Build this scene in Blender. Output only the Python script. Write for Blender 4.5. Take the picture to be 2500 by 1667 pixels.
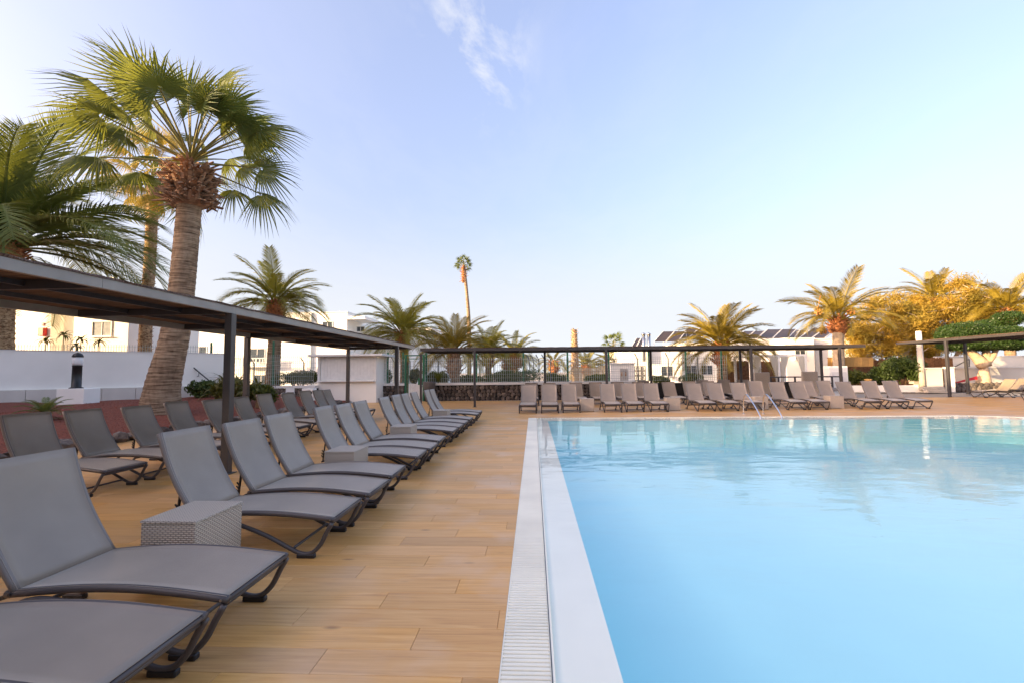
import bpy, math, random
import numpy as np
from mathutils import Vector, Matrix
R = math.radians
sc = bpy.context.scene
for o in list(bpy.data.objects): bpy.data.objects.remove(o)
col = sc.collection
# ------------------------------------------------------------------ camera
F_PX, W_PX, H_PX = 1111.0, 2500.0, 1667.0
CAM_H, ROLL = 1.48, R(0.6)
YAW, PITCH = R(2.73), R(3.86)
def cam_axes(a, p, r):
    f = Vector((-math.sin(a)*math.cos(p), math.cos(a)*math.cos(p), math.sin(p)))
    r0 = Vector((math.cos(a), math.sin(a), 0)); u0 = r0.cross(f)
    return (r0*math.cos(r) - u0*math.sin(r), u0*math.cos(r) + r0*math.sin(r), f)
for _ in range(20):                       # depth axis of the pool vanishes at (1303, 908)
    rt, up, fw = cam_axes(YAW, PITCH, ROLL)
    d = Vector((0, 1, 0))
    ex = W_PX/2 + F_PX*d.dot(rt)/d.dot(fw) - 1303; ey = H_PX/2 - F_PX*d.dot(up)/d.dot(fw) - 908
    YAW -= ex/F_PX; PITCH -= ey/F_PX
rt, up, fw = cam_axes(YAW, PITCH, ROLL)
CAM = Vector((0, 0, CAM_H))
cd = bpy.data.cameras.new('camera'); co = bpy.data.objects.new('camera', cd); col.objects.link(co)
cd.sensor_width = 36; cd.lens = 36*F_PX/W_PX; cd.clip_start = 0.05; cd.clip_end = 3000
m = Matrix.Identity(4)
for i in range(3): m[i][0] = rt[i]; m[i][1] = up[i]; m[i][2] = -fw[i]; m[i][3] = CAM[i]
co.matrix_world = m; sc.camera = co
def ray(px, py): return (fw + rt*((px-W_PX/2)/F_PX) - up*((py-H_PX/2)/F_PX))
def at(px, py, Y):                         # point on the pixel's ray at depth Y
    d = ray(px, py); return CAM + d*(Y/d.y)
def gp(px, py, z=0.0):                     # point on the pixel's ray at height z
    d = ray(px, py); return CAM + d*((z-CAM_H)/d.z)
# ------------------------------------------------------------------ light
SUN_AZ, SUN_EL = R(-117), R(10.5)            # measured from +Y towards +X
world = bpy.data.worlds.new('World'); sc.world = world; world.use_nodes = True
nt = world.node_tree; nt.nodes.clear()
def N(t, ty, **k):
    n = t.nodes.new(ty)
    for a, b in k.items(): setattr(n, a, b)
    return n
sky = N(nt, 'ShaderNodeTexSky', sky_type='NISHITA'); sky.sun_disc = False
sky.sun_elevation = SUN_EL; sky.sun_rotation = SUN_AZ
sky.altitude = 0; sky.air_density = 1.0; sky.dust_density = 8.5; sky.ozone_density = 2.2
bg = N(nt, 'ShaderNodeBackground'); bg.inputs['Strength'].default_value = 0.15
out = N(nt, 'ShaderNodeOutputWorld')
# thin clouds, mixed into the sky by direction
tc = N(nt, 'ShaderNodeTexCoord'); sep = N(nt, 'ShaderNodeSeparateXYZ')
nt.links.new(tc.outputs['Generated'], sep.inputs[0])
zc = N(nt, 'ShaderNodeMath', operation='MAXIMUM'); zc.inputs[1].default_value = 0.06
nt.links.new(sep.outputs['Z'], zc.inputs[0])
dv = N(nt, 'ShaderNodeVectorMath', operation='DIVIDE'); cz = N(nt, 'ShaderNodeCombineXYZ')
for k in range(3): nt.links.new(zc.outputs[0], cz.inputs[k])
nt.links.new(tc.outputs['Generated'], dv.inputs[0]); nt.links.new(cz.outputs[0], dv.inputs[1])
mp = N(nt, 'ShaderNodeMapping'); mp.inputs['Location'].default_value = (3.1, 1.2, 0); mp.inputs['Scale'].default_value = (2.6, 1.3, 0.0)
nt.links.new(dv.outputs[0], mp.inputs['Vector'])
n1 = N(nt, 'ShaderNodeTexNoise'); n1.inputs['Scale'].default_value = 1.1; n1.inputs['Detail'].default_value = 9; n1.inputs['Roughness'].default_value = .62
n1.inputs['Distortion'].default_value = .4
nt.links.new(mp.outputs[0], n1.inputs['Vector'])
cr = N(nt, 'ShaderNodeMapRange'); cr.inputs['From Min'].default_value = .44; cr.inputs['From Max'].default_value = .60; cr.inputs['To Max'].default_value = 1.0
nt.links.new(n1.outputs['Fac'], cr.inputs['Value'])
# one bank of thin cloud high over the far end of the pool, only traces elsewhere
cdir = ray(1168, 110); cpl = Vector((cdir.x/cdir.z, cdir.y/cdir.z, 1.0))
ds = N(nt, 'ShaderNodeVectorMath', operation='SUBTRACT'); ds.inputs[1].default_value = tuple(cpl); nt.links.new(dv.outputs[0], ds.inputs[0])
dm = N(nt, 'ShaderNodeVectorMath', operation='MULTIPLY'); dm.inputs[1].default_value = (4.6, 1.5, 0); nt.links.new(ds.outputs[0], dm.inputs[0])
dl = N(nt, 'ShaderNodeVectorMath', operation='LENGTH'); nt.links.new(dm.outputs[0], dl.inputs[0])
mk_ = N(nt, 'ShaderNodeMapRange'); mk_.interpolation_type = 'SMOOTHSTEP'; mk_.inputs['From Min'].default_value = .1; mk_.inputs['From Max'].default_value = 1.0; mk_.inputs['To Min'].default_value = 1.0; mk_.inputs['To Max'].default_value = .05
nt.links.new(dl.outputs['Value'], mk_.inputs['Value'])
cm = N(nt, 'ShaderNodeMath', operation='MULTIPLY'); nt.links.new(cr.outputs[0], cm.inputs[0]); nt.links.new(mk_.outputs[0], cm.inputs[1])
hz = N(nt, 'ShaderNodeMix', data_type='RGBA'); hz.inputs[0].default_value = .22; hz.inputs[7].default_value = (1.12, 1.17, 1.27, 1); 
tn = N(nt, 'ShaderNodeMix', data_type='RGBA', blend_type='MULTIPLY'); tn.inputs[0].default_value = 1.0; tn.inputs[7].default_value = (1.02, .83, .85, 1); nt.links.new(sky.outputs[0], tn.inputs[6])
nt.links.new(tn.outputs[2], hz.inputs[6])
hf = N(nt, 'ShaderNodeMapRange'); hf.interpolation_type = 'SMOOTHERSTEP'; hf.inputs['From Min'].default_value = 0.0; hf.inputs['From Max'].default_value = .40; hf.inputs['To Min'].default_value = .95; hf.inputs['To Max'].default_value = .10
nt.links.new(sep.outputs['Z'], hf.inputs['Value']); nt.links.new(hf.outputs[0], hz.inputs[0])
mx = N(nt, 'ShaderNodeMix', data_type='RGBA'); mx.inputs[7].default_value = (1.18, 1.18, 1.2, 1)
nt.links.new(cm.outputs[0], mx.inputs[0]); nt.links.new(hz.outputs[2], mx.inputs[6])
nt.links.new(mx.outputs[2], bg.inputs['Color']); nt.links.new(bg.outputs[0], out.inputs[0])
sd = bpy.data.lights.new('sun', 'SUN'); sd.energy = 2.1; sd.angle = R(.6); sd.color = (1.0, .72, .38)
so = bpy.data.objects.new('sun', sd); col.objects.link(so)
sdir = Vector((math.sin(SUN_AZ)*math.cos(SUN_EL), math.cos(SUN_AZ)*math.cos(SUN_EL), math.sin(SUN_EL)))
so.rotation_euler = sdir.to_track_quat('Z', 'Y').to_euler(); so.location = (-30, -10, 40)
vs = sc.view_settings; vs.view_transform = 'Standard'; vs.look = 'None'; vs.gamma = 1; vs.exposure = 2.55; vs.use_curve_mapping = False
sc.render.engine = 'CYCLES'
sc.cycles.max_bounces = 8; sc.cycles.transparent_max_bounces = 16
# ------------------------------------------------------------------ helpers
class MB:
    def __init__(s): s.v = []; s.f = []
    def add(s, vs, fs):
        b = len(s.v); s.v += [tuple(p) for p in vs]; s.f += [tuple(i+b for i in q) for q in fs]; return s
    def box(s, c, d, rz=0.0, bottom=True):
        hx, hy, hz = d[0]/2, d[1]/2, d[2]/2; ca, sa = math.cos(rz), math.sin(rz); vs = []
        for z in (-hz, hz):
            for x, y in ((-hx,-hy),(hx,-hy),(hx,hy),(-hx,hy)):
                vs.append((c[0]+x*ca-y*sa, c[1]+x*sa+y*ca, c[2]+z))
        fs = [(4,5,6,7),(0,1,5,4),(1,2,6,5),(2,3,7,6),(3,0,4,7)]
        if bottom: fs.append((3,2,1,0))
        return s.add(vs, fs)
    def bevbox(s, c, d, b=.01, rz=0.0):     # box with chamfered top and vertical edges
        hx, hy, hz = d[0]/2, d[1]/2, d[2]/2; ca, sa = math.cos(rz), math.sin(rz); vs = []
        def ring(hx, hy, z, k):
            for x, y in ((-hx+k,-hy),(hx-k,-hy),(hx,-hy+k),(hx,hy-k),(hx-k,hy),(-hx+k,hy),(-hx,hy-k),(-hx,-hy+k)):
                vs.append((c[0]+x*ca-y*sa, c[1]+x*sa+y*ca, c[2]+z))
        ring(hx-b, hy-b, -hz, b*.5); ring(hx, hy, -hz+b, b); ring(hx, hy, hz-b, b); ring(hx-b, hy-b, hz, b*.5)
        fs = [tuple(range(7,-1,-1)), tuple(range(24,32))]
        for k in range(3):
            for i in range(8): j = (i+1)%8; fs.append((k*8+i, k*8+j, k*8+8+j, k*8+8+i))
        return s.add(vs, fs)
    def tube(s, pts, r, n=8, caps=True):
        P = [Vector(p) for p in pts]; m = len(P); rs = r if isinstance(r, (list, tuple)) else [r]*m
        t0 = (P[1]-P[0]).normalized(); a = Vector((0,0,1)) if abs(t0.z) < .9 else Vector((1,0,0))
        u = t0.cross(a).normalized(); vs = []
        for i in range(m):
            t = (P[min(i+1,m-1)]-P[max(i-1,0)]).normalized()
            u = (u - t*u.dot(t)).normalized(); w = t.cross(u)
            for k in range(n):
                an = 2*math.pi*k/n; vs.append(P[i] + (u*math.cos(an)+w*math.sin(an))*rs[i])
        fs = []
        for i in range(m-1):
            for k in range(n): j = (k+1)%n; fs.append((i*n+k, i*n+j, i*n+n+j, i*n+n+k))
        if caps: fs.append(tuple(range(n-1,-1,-1))); fs.append(tuple((m-1)*n+k for k in range(n)))
        return s.add(vs, fs)
    def bar(s, a, b, w, h):                 # rectangular bar between two points
        a, b = Vector(a), Vector(b); t = (b-a).normalized()
        z = Vector((0,0,1)) if abs(t.z) < .95 else Vector((0,1,0))
        u = t.cross(z).normalized(); v = u.cross(t)
        vs = [p + u*x*w/2 + v*y*h/2 for p in (a,b) for x, y in ((-1,-1),(1,-1),(1,1),(-1,1))]
        return s.add(vs, [(0,1,2,3),(7,6,5,4),(0,4,5,1),(1,5,6,2),(2,6,7,3),(3,7,4,0)])
    def lathe(s, prof, n=16, c=(0,0,0)):
        vs = [(c[0]+r*math.cos(2*math.pi*k/n), c[1]+r*math.sin(2*math.pi*k/n), c[2]+z) for r, z in prof for k in range(n)]
        fs = [(i*n+k, i*n+(k+1)%n, i*n+n+(k+1)%n, i*n+n+k) for i in range(len(prof)-1) for k in range(n)]
        fs += [tuple(range(n-1,-1,-1)), tuple((len(prof)-1)*n+k for k in range(n))]
        return s.add(vs, fs)
    def prism(s, poly, z0, z1):
        n = len(poly); vs = [(x,y,z0) for x,y in poly] + [(x,y,z1) for x,y in poly]
        return s.add(vs, [tuple(range(n-1,-1,-1)), tuple(range(n,2*n))] + [(i,(i+1)%n,n+(i+1)%n,n+i) for i in range(n)])
    def mesh(s, name, smooth=False):
        me = bpy.data.meshes.new(name); me.from_pydata(s.v, [], s.f); me.update()
        if smooth: me.shade_smooth()
        return me
    def build(s, name, mat, parent=None, smooth=False, loc=None, rot=None):
        return put(name, s.mesh(name, smooth), mat, parent, loc, rot)
def put(name, me, mat, parent=None, loc=None, rot=None):
    if mat and not me.materials: me.materials.append(M[mat] if isinstance(mat, str) else mat)
    o = bpy.data.objects.new(name, me); col.objects.link(o)
    if parent: o.parent = parent
    if loc is not None: o.location = loc
    if rot is not None: o.rotation_euler = rot
    return o
def tag(o, label=None, cat=None, group=None, kind=None):
    for k, v in (('label', label), ('category', cat), ('group', group), ('kind', kind)):
        if v: o[k] = v
    return o
def thing(name, loc, label, cat, group=None, rz=0.0):
    o = bpy.data.objects.new(name, None); o.empty_display_size = .2; col.objects.link(o)
    o.location = loc; o.rotation_euler = (0, 0, rz); return tag(o, label, cat, group)
def copy_tree(o, parent=None):
    c = o.copy(); col.objects.link(c); c.parent = parent
    for ch in list(o.children): copy_tree(ch, c)
    return c
def np_mesh(name, V, Fq):
    me = bpy.data.meshes.new(name); V = np.asarray(V, dtype=np.float32); Fq = np.asarray(Fq, dtype=np.int32); k = Fq.shape[1]
    me.vertices.add(len(V)); me.vertices.foreach_set('co', V.ravel())
    me.loops.add(Fq.size); me.loops.foreach_set('vertex_index', Fq.ravel())
    me.polygons.add(len(Fq)); me.polygons.foreach_set('loop_start', np.arange(0, Fq.size, k, dtype=np.int32))
    me.update(); me.validate(); return me
ORD = ['', 'first', 'second', 'third', 'fourth', 'fifth', 'sixth', 'seventh', 'eighth', 'ninth', 'tenth', 'eleventh', 'twelfth', 'thirteenth', 'fourteenth', 'fifteenth']
# ------------------------------------------------------------------ materials
M = {}
def mat(name, color, rough=.6, metal=0.0, spec=.5, var=0.0, vscale=6.0, bump=0.0, bscale=40.0, color2=None, objvar=0.0, trans=None):
    m = bpy.data.materials.new(name); m.use_nodes = True; t = m.node_tree; b = t.nodes['Principled BSDF']
    b.inputs['Base Color'].default_value = (*color, 1); b.inputs['Roughness'].default_value = rough
    b.inputs['Metallic'].default_value = metal; b.inputs['Specular IOR Level'].default_value = spec
    g = N(t, 'ShaderNodeNewGeometry'); src = None
    if var or color2:
        n = N(t, 'ShaderNodeTexNoise'); n.inputs['Scale'].default_value = vscale; n.inputs['Detail'].default_value = 6
        t.links.new(g.outputs['Position'], n.inputs['Vector'])
        mr = N(t, 'ShaderNodeMapRange'); mr.inputs['From Min'].default_value = .3; mr.inputs['From Max'].default_value = .7
        t.links.new(n.outputs['Fac'], mr.inputs['Value'])
        mxx = N(t, 'ShaderNodeMix', data_type='RGBA')
        c2 = color2 or tuple(c*(1-var) for c in color); c1 = color if color2 else tuple(min(1, c*(1+var)) for c in color)
        mxx.inputs[6].default_value = (*c1, 1); mxx.inputs[7].default_value = (*c2, 1)
        t.links.new(mr.outputs[0], mxx.inputs[0]); src = mxx.outputs[2]
    if objvar:
        oi = N(t, 'ShaderNodeObjectInfo'); hs = N(t, 'ShaderNodeHueSaturation')
        mr2 = N(t, 'ShaderNodeMapRange'); mr2.inputs['To Min'].default_value = 1-objvar; mr2.inputs['To Max'].default_value = 1+objvar
        t.links.new(oi.outputs['Random'], mr2.inputs['Value']); t.links.new(mr2.outputs[0], hs.inputs['Value'])
        if src: t.links.new(src, hs.inputs['Color'])
        else: hs.inputs['Color'].default_value = (*color, 1)
        src = hs.outputs[0]
    if src: t.links.new(src, b.inputs['Base Color'])
    if bump:
        n2 = N(t, 'ShaderNodeTexNoise'); n2.inputs['Scale'].default_value = bscale; n2.inputs['Detail'].default_value = 5
        t.links.new(g.outputs['Position'], n2.inputs['Vector'])
        bp = N(t, 'ShaderNodeBump'); bp.inputs['Strength'].default_value = bump; bp.inputs['Distance'].default_value = .02
        t.links.new(n2.outputs['Fac'], bp.inputs['Height']); t.links.new(bp.outputs[0], b.inputs['Normal'])
    if trans:                                # thin leaf: let some light through
        td = N(t, 'ShaderNodeBsdfTranslucent'); td.inputs['Color'].default_value = (*trans, 1)
        ms = N(t, 'ShaderNodeMixShader'); ms.inputs[0].default_value = .35
        t.links.new(b.outputs[0], ms.inputs[1]); t.links.new(td.outputs[0], ms.inputs[2])
        t.links.new(ms.outputs[0], t.nodes['Material Output'].inputs['Surface'])
    M[name] = m; return m
mat('white_wall', (.92,.90,.82), .8, var=.05, vscale=.8, bump=.15, bscale=25)
mat('cream_wall', (.70,.66,.58), .8, var=.06, vscale=.8, bump=.15, bscale=25)
mat('wall_base', (.66,.62,.55), .8, var=.08, vscale=1.5)
mat('frame_dark', (.045,.042,.045), .45, var=.15, vscale=8)
mat('fascia_grey', (.29,.26,.225), .42, var=.12, vscale=3)
mat('post_mid', (.07,.062,.055), .42, var=.12, vscale=3)
mat('post_dark', (.055,.048,.045), .42, var=.12, vscale=3)
mat('sleeve', (.20,.17,.145), .45, objvar=.06)
mat('tube_grey', (.075,.065,.062), .42, spec=.45, objvar=.1)
mat('black_plastic', (.012,.012,.013), .45)
mat('bolt_metal', (.5,.5,.5), .3, 1.0)
mat('steel', (.72,.73,.74), .12, 1.0)
mat('green_paint', (.02,.13,.06), .45)
mat('mesh_wire', (.42,.47,.42), .5)
mat('wire_grey', (.09,.095,.09), .5)
mat('lava_stone', (.125,.10,.082), .9, var=.6, vscale=9, bump=.9, bscale=30, objvar=.5)
mat('mortar', (.02,.018,.016), .95)
mat('cap_white', (.75,.74,.70), .7, var=.05)
mat('red_gravel', (.20,.052,.026), .95, var=.45, vscale=22, bump=1.0, bscale=70)
mat('soil', (.16,.11,.07), .95, var=.3, vscale=2)
mat('sand', (.36,.31,.25), .95, var=.15, vscale=.5)
mat('stub_brown', (.34,.20,.115), .85, var=.5, vscale=7)
mat('stub_orange', (.36,.14,.05), .85, var=.5, vscale=7)
mat('fan_leaf', (.115,.155,.045), .5, var=.25, vscale=2.5, objvar=.25, trans=(.26,.28,.04))
mat('frond_green', (.25,.225,.035), .5, var=.25, vscale=2.5, objvar=.25, trans=(.32,.27,.03))
mat('frond_deep', (.17,.20,.04), .5, var=.25, vscale=2.5, objvar=.3, trans=(.16,.18,.025))
mat('frond_olive', (.29,.26,.03), .5, var=.25, vscale=2.5, objvar=.3, trans=(.34,.29,.03))
mat('fan_gold', (.34,.25,.04), .5, var=.25, vscale=2.5, objvar=.25, trans=(.45,.33,.03))  # copy of the fan leaf with the sun's gold put into its colour
mat('frond_gold', (.30,.225,.024), .5, var=.25, vscale=2.5, objvar=.25, trans=(.30,.21,.02))
mat('petiole', (.22,.19,.05), .6)
mat('tamarisk', (.46,.275,.025), .7, color2=(.22,.20,.035), vscale=.6, trans=(.5,.32,.03))  # golden sunlight is put into this leaf colour
mat('ficus_leaf', (.055,.105,.02), .45, color2=(.03,.065,.012), vscale=3, trans=(.06,.12,.01))
mat('shrub_leaf', (.09,.14,.025), .5, color2=(.05,.08,.016), vscale=3, trans=(.06,.09,.01))
mat('hedge_leaf', (.12,.14,.02), .5, color2=(.06,.09,.015), vscale=3, trans=(.1,.12,.01))
mat('succulent', (.12,.13,.025), .5, color2=(.19,.15,.03), vscale=4, trans=(.1,.1,.01))
mat('orange_bloom', (.45,.16,.03), .6, color2=(.15,.12,.02), vscale=4)
mat('pale_bark', (.50,.38,.25), .85, var=.2, vscale=5, bump=.4, bscale=12)
mat('branch', (.26,.16,.08), .9)
mat('black_paint', (.012,.012,.012), .4)
mat('lamp_glass', (.82,.82,.80), .25)
mat('red_paint', (.45,.015,.012), .45)
mat('glass_dark', (.06,.075,.09), .08, spec=.8)
mat('curtain_glass', (.30,.32,.33), .15, spec=.7, var=.2, vscale=4)
mat('door_tan', (.42,.33,.2), .7)
mat('roof_grey', (.4,.39,.37), .8)
mat('panel_dark', (.055,.038,.026), .4, var=.2)
mat('panel_frame', (.6,.58,.54), .5)
mat('bamboo', (.16,.075,.03), .85, var=.4, vscale=8)
mat('tan_cloth', (.50,.30,.10), .85, var=.08)
mat('curtain', (.72,.68,.58), .85, trans=(.5,.45,.35))
mat('grey_box', (.33,.31,.29), .8)
mat('pot_grey', (.11,.105,.105), .6, var=.15)
mat('concrete', (.46,.42,.36), .85, var=.12, vscale=3)
mat('wood_beige', (.42,.34,.22), .8)
mat('shade_block_wall', (.42,.38,.33), .85, var=.05)
def nodes(name):
    m = bpy.data.materials.new(name); m.use_nodes = True; M[name] = m
    return m, m.node_tree, m.node_tree.nodes['Principled BSDF']
def math_n(t, op, a, b=None):
    n = N(t, 'ShaderNodeMath', operation=op)
    for i, x in enumerate((a, b)):
        if x is None: continue
        if isinstance(x, (int, float)): n.inputs[i].default_value = x
        else: t.links.new(x, n.inputs[i])
    return n.outputs[0]
PW, PL, RS = .21, 1.22, .37             # plank width, length, row stagger
# wood-look porcelain planks: tone per plank, grain along the plank
m, t, b = nodes('deck_wood')
g = N(t, 'ShaderNodeNewGeometry'); s = N(t, 'ShaderNodeSeparateXYZ'); t.links.new(g.outputs['Position'], s.inputs[0])
row = math_n(t, 'FLOOR', math_n(t, 'DIVIDE', s.outputs['Y'], PW))
offs = math_n(t, 'FRACT', math_n(t, 'MULTIPLY', row, RS))
cell = math_n(t, 'FLOOR', math_n(t, 'SUBTRACT', math_n(t, 'DIVIDE', s.outputs['X'], PL), offs))
cv = N(t, 'ShaderNodeCombineXYZ'); t.links.new(row, cv.inputs[0]); t.links.new(cell, cv.inputs[1])
wn = N(t, 'ShaderNodeTexWhiteNoise', noise_dimensions='2D'); t.links.new(cv.outputs[0], wn.inputs['Vector'])
gv = N(t, 'ShaderNodeCombineXYZ')
t.links.new(math_n(t, 'ADD', math_n(t, 'MULTIPLY', s.outputs['X'], 1.6), math_n(t, 'MULTIPLY', wn.outputs['Value'], 40)), gv.inputs[0])
t.links.new(math_n(t, 'MULTIPLY', s.outputs['Y'], 34), gv.inputs[1]); t.links.new(math_n(t, 'MULTIPLY', wn.outputs['Value'], 17), gv.inputs[2])
gn = N(t, 'ShaderNodeTexNoise'); gn.inputs['Scale'].default_value = 1.0; gn.inputs['Detail'].default_value = 7; gn.inputs['Roughness'].default_value = .62; gn.inputs['Distortion'].default_value = .8
t.links.new(gv.outputs[0], gn.inputs['Vector'])
ramp = N(t, 'ShaderNodeValToRGB'); e = ramp.color_ramp.elements
e[0].position = .22; e[0].color = (.49,.235,.066,1); e[1].position = .80; e[1].color = (.74,.46,.175,1)
e2 = ramp.color_ramp.elements.new(.5); e2.color = (.64,.345,.104,1)
t.links.new(gn.outputs['Fac'], ramp.inputs[0])
hs = N(t, 'ShaderNodeHueSaturation'); t.links.new(ramp.outputs[0], hs.inputs['Color'])
mr = N(t, 'ShaderNodeMapRange'); mr.inputs['To Min'].default_value = .86; mr.inputs['To Max'].default_value = 1.10; t.links.new(wn.outputs['Value'], mr.inputs['Value'])
t.links.new(mr.outputs[0], hs.inputs['Value'])
mr = N(t, 'ShaderNodeMapRange'); mr.inputs['To Min'].default_value = .93; mr.inputs['To Max'].default_value = 1.06; t.links.new(wn.outputs['Color'], mr.inputs['Value'])
t.links.new(mr.outputs[0], hs.inputs['Saturation'])
# knots
kn = N(t, 'ShaderNodeTexVoronoi'); kn.inputs['Scale'].default_value = 1.0
kv = N(t, 'ShaderNodeCombineXYZ'); t.links.new(math_n(t, 'MULTIPLY', s.outputs['X'], 1.3), kv.inputs[0]); t.links.new(math_n(t, 'MULTIPLY', s.outputs['Y'], 3.4), kv.inputs[1])
t.links.new(kv.outputs[0], kn.inputs['Vector'])
km = N(t, 'ShaderNodeMapRange'); km.inputs['From Min'].default_value = .02; km.inputs['From Max'].default_value = .085; km.inputs['To Min'].default_value = .55; km.inputs['To Max'].default_value = 0.0
t.links.new(kn.outputs['Distance'], km.inputs['Value'])
mk = N(t, 'ShaderNodeMix', data_type='RGBA'); mk.inputs[7].default_value = (.14,.055,.02,1)
t.links.new(km.outputs[0], mk.inputs[0]); t.links.new(hs.outputs[0], mk.inputs[6])
# faint water stains near the pool
sn = N(t, 'ShaderNodeTexNoise'); sn.inputs['Scale'].default_value = 1.1; sn.inputs['Detail'].default_value = 8; t.links.new(g.outputs['Position'], sn.inputs['Vector'])
sm = N(t, 'ShaderNodeMapRange'); sm.inputs['From Min'].default_value = .55; sm.inputs['From Max'].default_value = .75; sm.inputs['To Max'].default_value = .35; t.links.new(sn.outputs['Fac'], sm.inputs['Value'])
mk2 = N(t, 'ShaderNodeMix', data_type='RGBA'); mk2.inputs[7].default_value = (.66,.55,.43,1)
pe = N(t, 'ShaderNodeMapRange'); pe.interpolation_type = 'SMOOTHSTEP'; pe.inputs['From Min'].default_value = -2.0; pe.inputs['From Max'].default_value = -.3; pe.inputs['To Min'].default_value = .15; pe.inputs['To Max'].default_value = 1.0; t.links.new(s.outputs['X'], pe.inputs['Value'])
sm.inputs['From Min'].default_value = .50; sm.inputs['From Max'].default_value = .72; sm.inputs['To Max'].default_value = .55
t.links.new(math_n(t, 'MULTIPLY', sm.outputs[0], pe.outputs[0]), mk2.inputs[0]); t.links.new(mk.outputs[2], mk2.inputs[6])
t.links.new(mk2.outputs[2], b.inputs['Base Color'])
rr = N(t, 'ShaderNodeMapRange'); rr.inputs['To Min'].default_value = .36; rr.inputs['To Max'].default_value = .55; b.inputs['Specular IOR Level'].default_value = .5; t.links.new(sn.outputs['Fac'], rr.inputs['Value'])
t.links.new(rr.outputs[0], b.inputs['Roughness'])
bp = N(t, 'ShaderNodeBump'); bp.inputs['Strength'].default_value = .12; bp.inputs['Distance'].default_value = .004
t.links.new(gn.outputs['Fac'], bp.inputs['Height']); t.links.new(bp.outputs[0], b.inputs['Normal'])
def bark(name, c0, c1, c2, zs, hs_, dist):
    m, t, b = nodes(name); b.inputs['Roughness'].default_value = .9; b.inputs['Specular IOR Level'].default_value = .2
    g = N(t, 'ShaderNodeNewGeometry'); f = []
    for sc_, det in (((3.0*hs_, 3.0*hs_, zs), 6), ((9, 9, 4), 4)):
        mp_ = N(t, 'ShaderNodeMapping'); mp_.inputs['Scale'].default_value = sc_; t.links.new(g.outputs['Position'], mp_.inputs['Vector'])
        n = N(t, 'ShaderNodeTexNoise'); n.inputs['Scale'].default_value = 1.0; n.inputs['Detail'].default_value = det; n.inputs['Distortion'].default_value = dist; t.links.new(mp_.outputs[0], n.inputs['Vector']); f.append(n.outputs['Fac'])
    h = math_n(t, 'ADD', math_n(t, 'MULTIPLY', f[0], .75), math_n(t, 'MULTIPLY', f[1], .25))
    rp = N(t, 'ShaderNodeValToRGB'); e = rp.color_ramp.elements; e[0].position = .36; e[0].color = (*c0,1); e[1].position = .64; e[1].color = (*c2,1); e3 = e.new(.5); e3.color = (*c1,1)
    t.links.new(h, rp.inputs[0]); t.links.new(rp.outputs[0], b.inputs['Base Color'])
    bp = N(t, 'ShaderNodeBump'); bp.inputs['Strength'].default_value = .8; bp.inputs['Distance'].default_value = .03; t.links.new(h, bp.inputs['Height']); t.links.new(bp.outputs[0], b.inputs['Normal'])
bark('trunk_grey', (.10,.065,.04), (.27,.185,.115), (.42,.31,.20), 30, .6, .4)
bark('trunk_rough', (.12,.07,.04), (.38,.25,.14), (.62,.46,.28), 14, 2.2, .8)
mat('grout', (.20,.12,.06), .9)
# sling fabric: fine weave
m, t, b = nodes('sling')
b.inputs['Roughness'].default_value = .42; b.inputs['Specular IOR Level'].default_value = .6; b.inputs['Sheen Weight'].default_value = .35; b.inputs['Sheen Roughness'].default_value = .4; b.inputs['Sheen Tint'].default_value = (1,.93,.85,1)
tcn = N(t, 'ShaderNodeTexCoord'); oi = N(t, 'ShaderNodeObjectInfo')
wv = N(t, 'ShaderNodeTexNoise'); wv.inputs['Scale'].default_value = 2.2; wv.inputs['Detail'].default_value = 4; t.links.new(tcn.outputs['Object'], wv.inputs['Vector'])
rp = N(t, 'ShaderNodeValToRGB'); e = rp.color_ramp.elements; e[0].position = .3; e[0].color = (.225,.182,.138,1); e[1].position = .7; e[1].color = (.295,.240,.182,1)
t.links.new(wv.outputs['Fac'], rp.inputs[0]); hs = N(t, 'ShaderNodeHueSaturation'); t.links.new(rp.outputs[0], hs.inputs['Color'])
mr = N(t, 'ShaderNodeMapRange'); mr.inputs['To Min'].default_value = .9; mr.inputs['To Max'].default_value = 1.1; t.links.new(oi.outputs['Random'], mr.inputs['Value']); t.links.new(mr.outputs[0], hs.inputs['Value'])
t.links.new(hs.outputs[0], b.inputs['Base Color'])
ck = N(t, 'ShaderNodeTexChecker'); ck.inputs['Scale'].default_value = 320; t.links.new(tcn.outputs['Object'], ck.inputs['Vector'])
bp = N(t, 'ShaderNodeBump'); bp.inputs['Strength'].default_value = .25; bp.inputs['Distance'].default_value = .001
t.links.new(ck.outputs['Fac'], bp.inputs['Height']); t.links.new(bp.outputs[0], b.inputs['Normal'])
# wicker: strands woven over ribs
m, t, b = nodes('wicker')
b.inputs['Roughness'].default_value = .5
tcn = N(t, 'ShaderNodeTexCoord')
sx = N(t, 'ShaderNodeSeparateXYZ'); t.links.new(tcn.outputs['Object'], sx.inputs[0])
nrm = N(t, 'ShaderNodeSeparateXYZ'); t.links.new(tcn.outputs['Normal'], nrm.inputs[0])
cb = N(t, 'ShaderNodeCombineXYZ'); t.links.new(math_n(t, 'ADD', sx.outputs['X'], sx.outputs['Y']), cb.inputs[0])
topm = math_n(t, 'GREATER_THAN', math_n(t, 'ABSOLUTE', nrm.outputs['Z']), .7)
t.links.new(math_n(t, 'ADD', sx.outputs['Z'], math_n(t, 'MULTIPLY', topm, sx.outputs['Y'])), cb.inputs[1])
sp_ = N(t, 'ShaderNodeSeparateXYZ'); t.links.new(cb.outputs[0], sp_.inputs[0])
u_ = math_n(t, 'DIVIDE', sp_.outputs['X'], .038); v_ = math_n(t, 'DIVIDE', sp_.outputs['Y'], .014)
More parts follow.
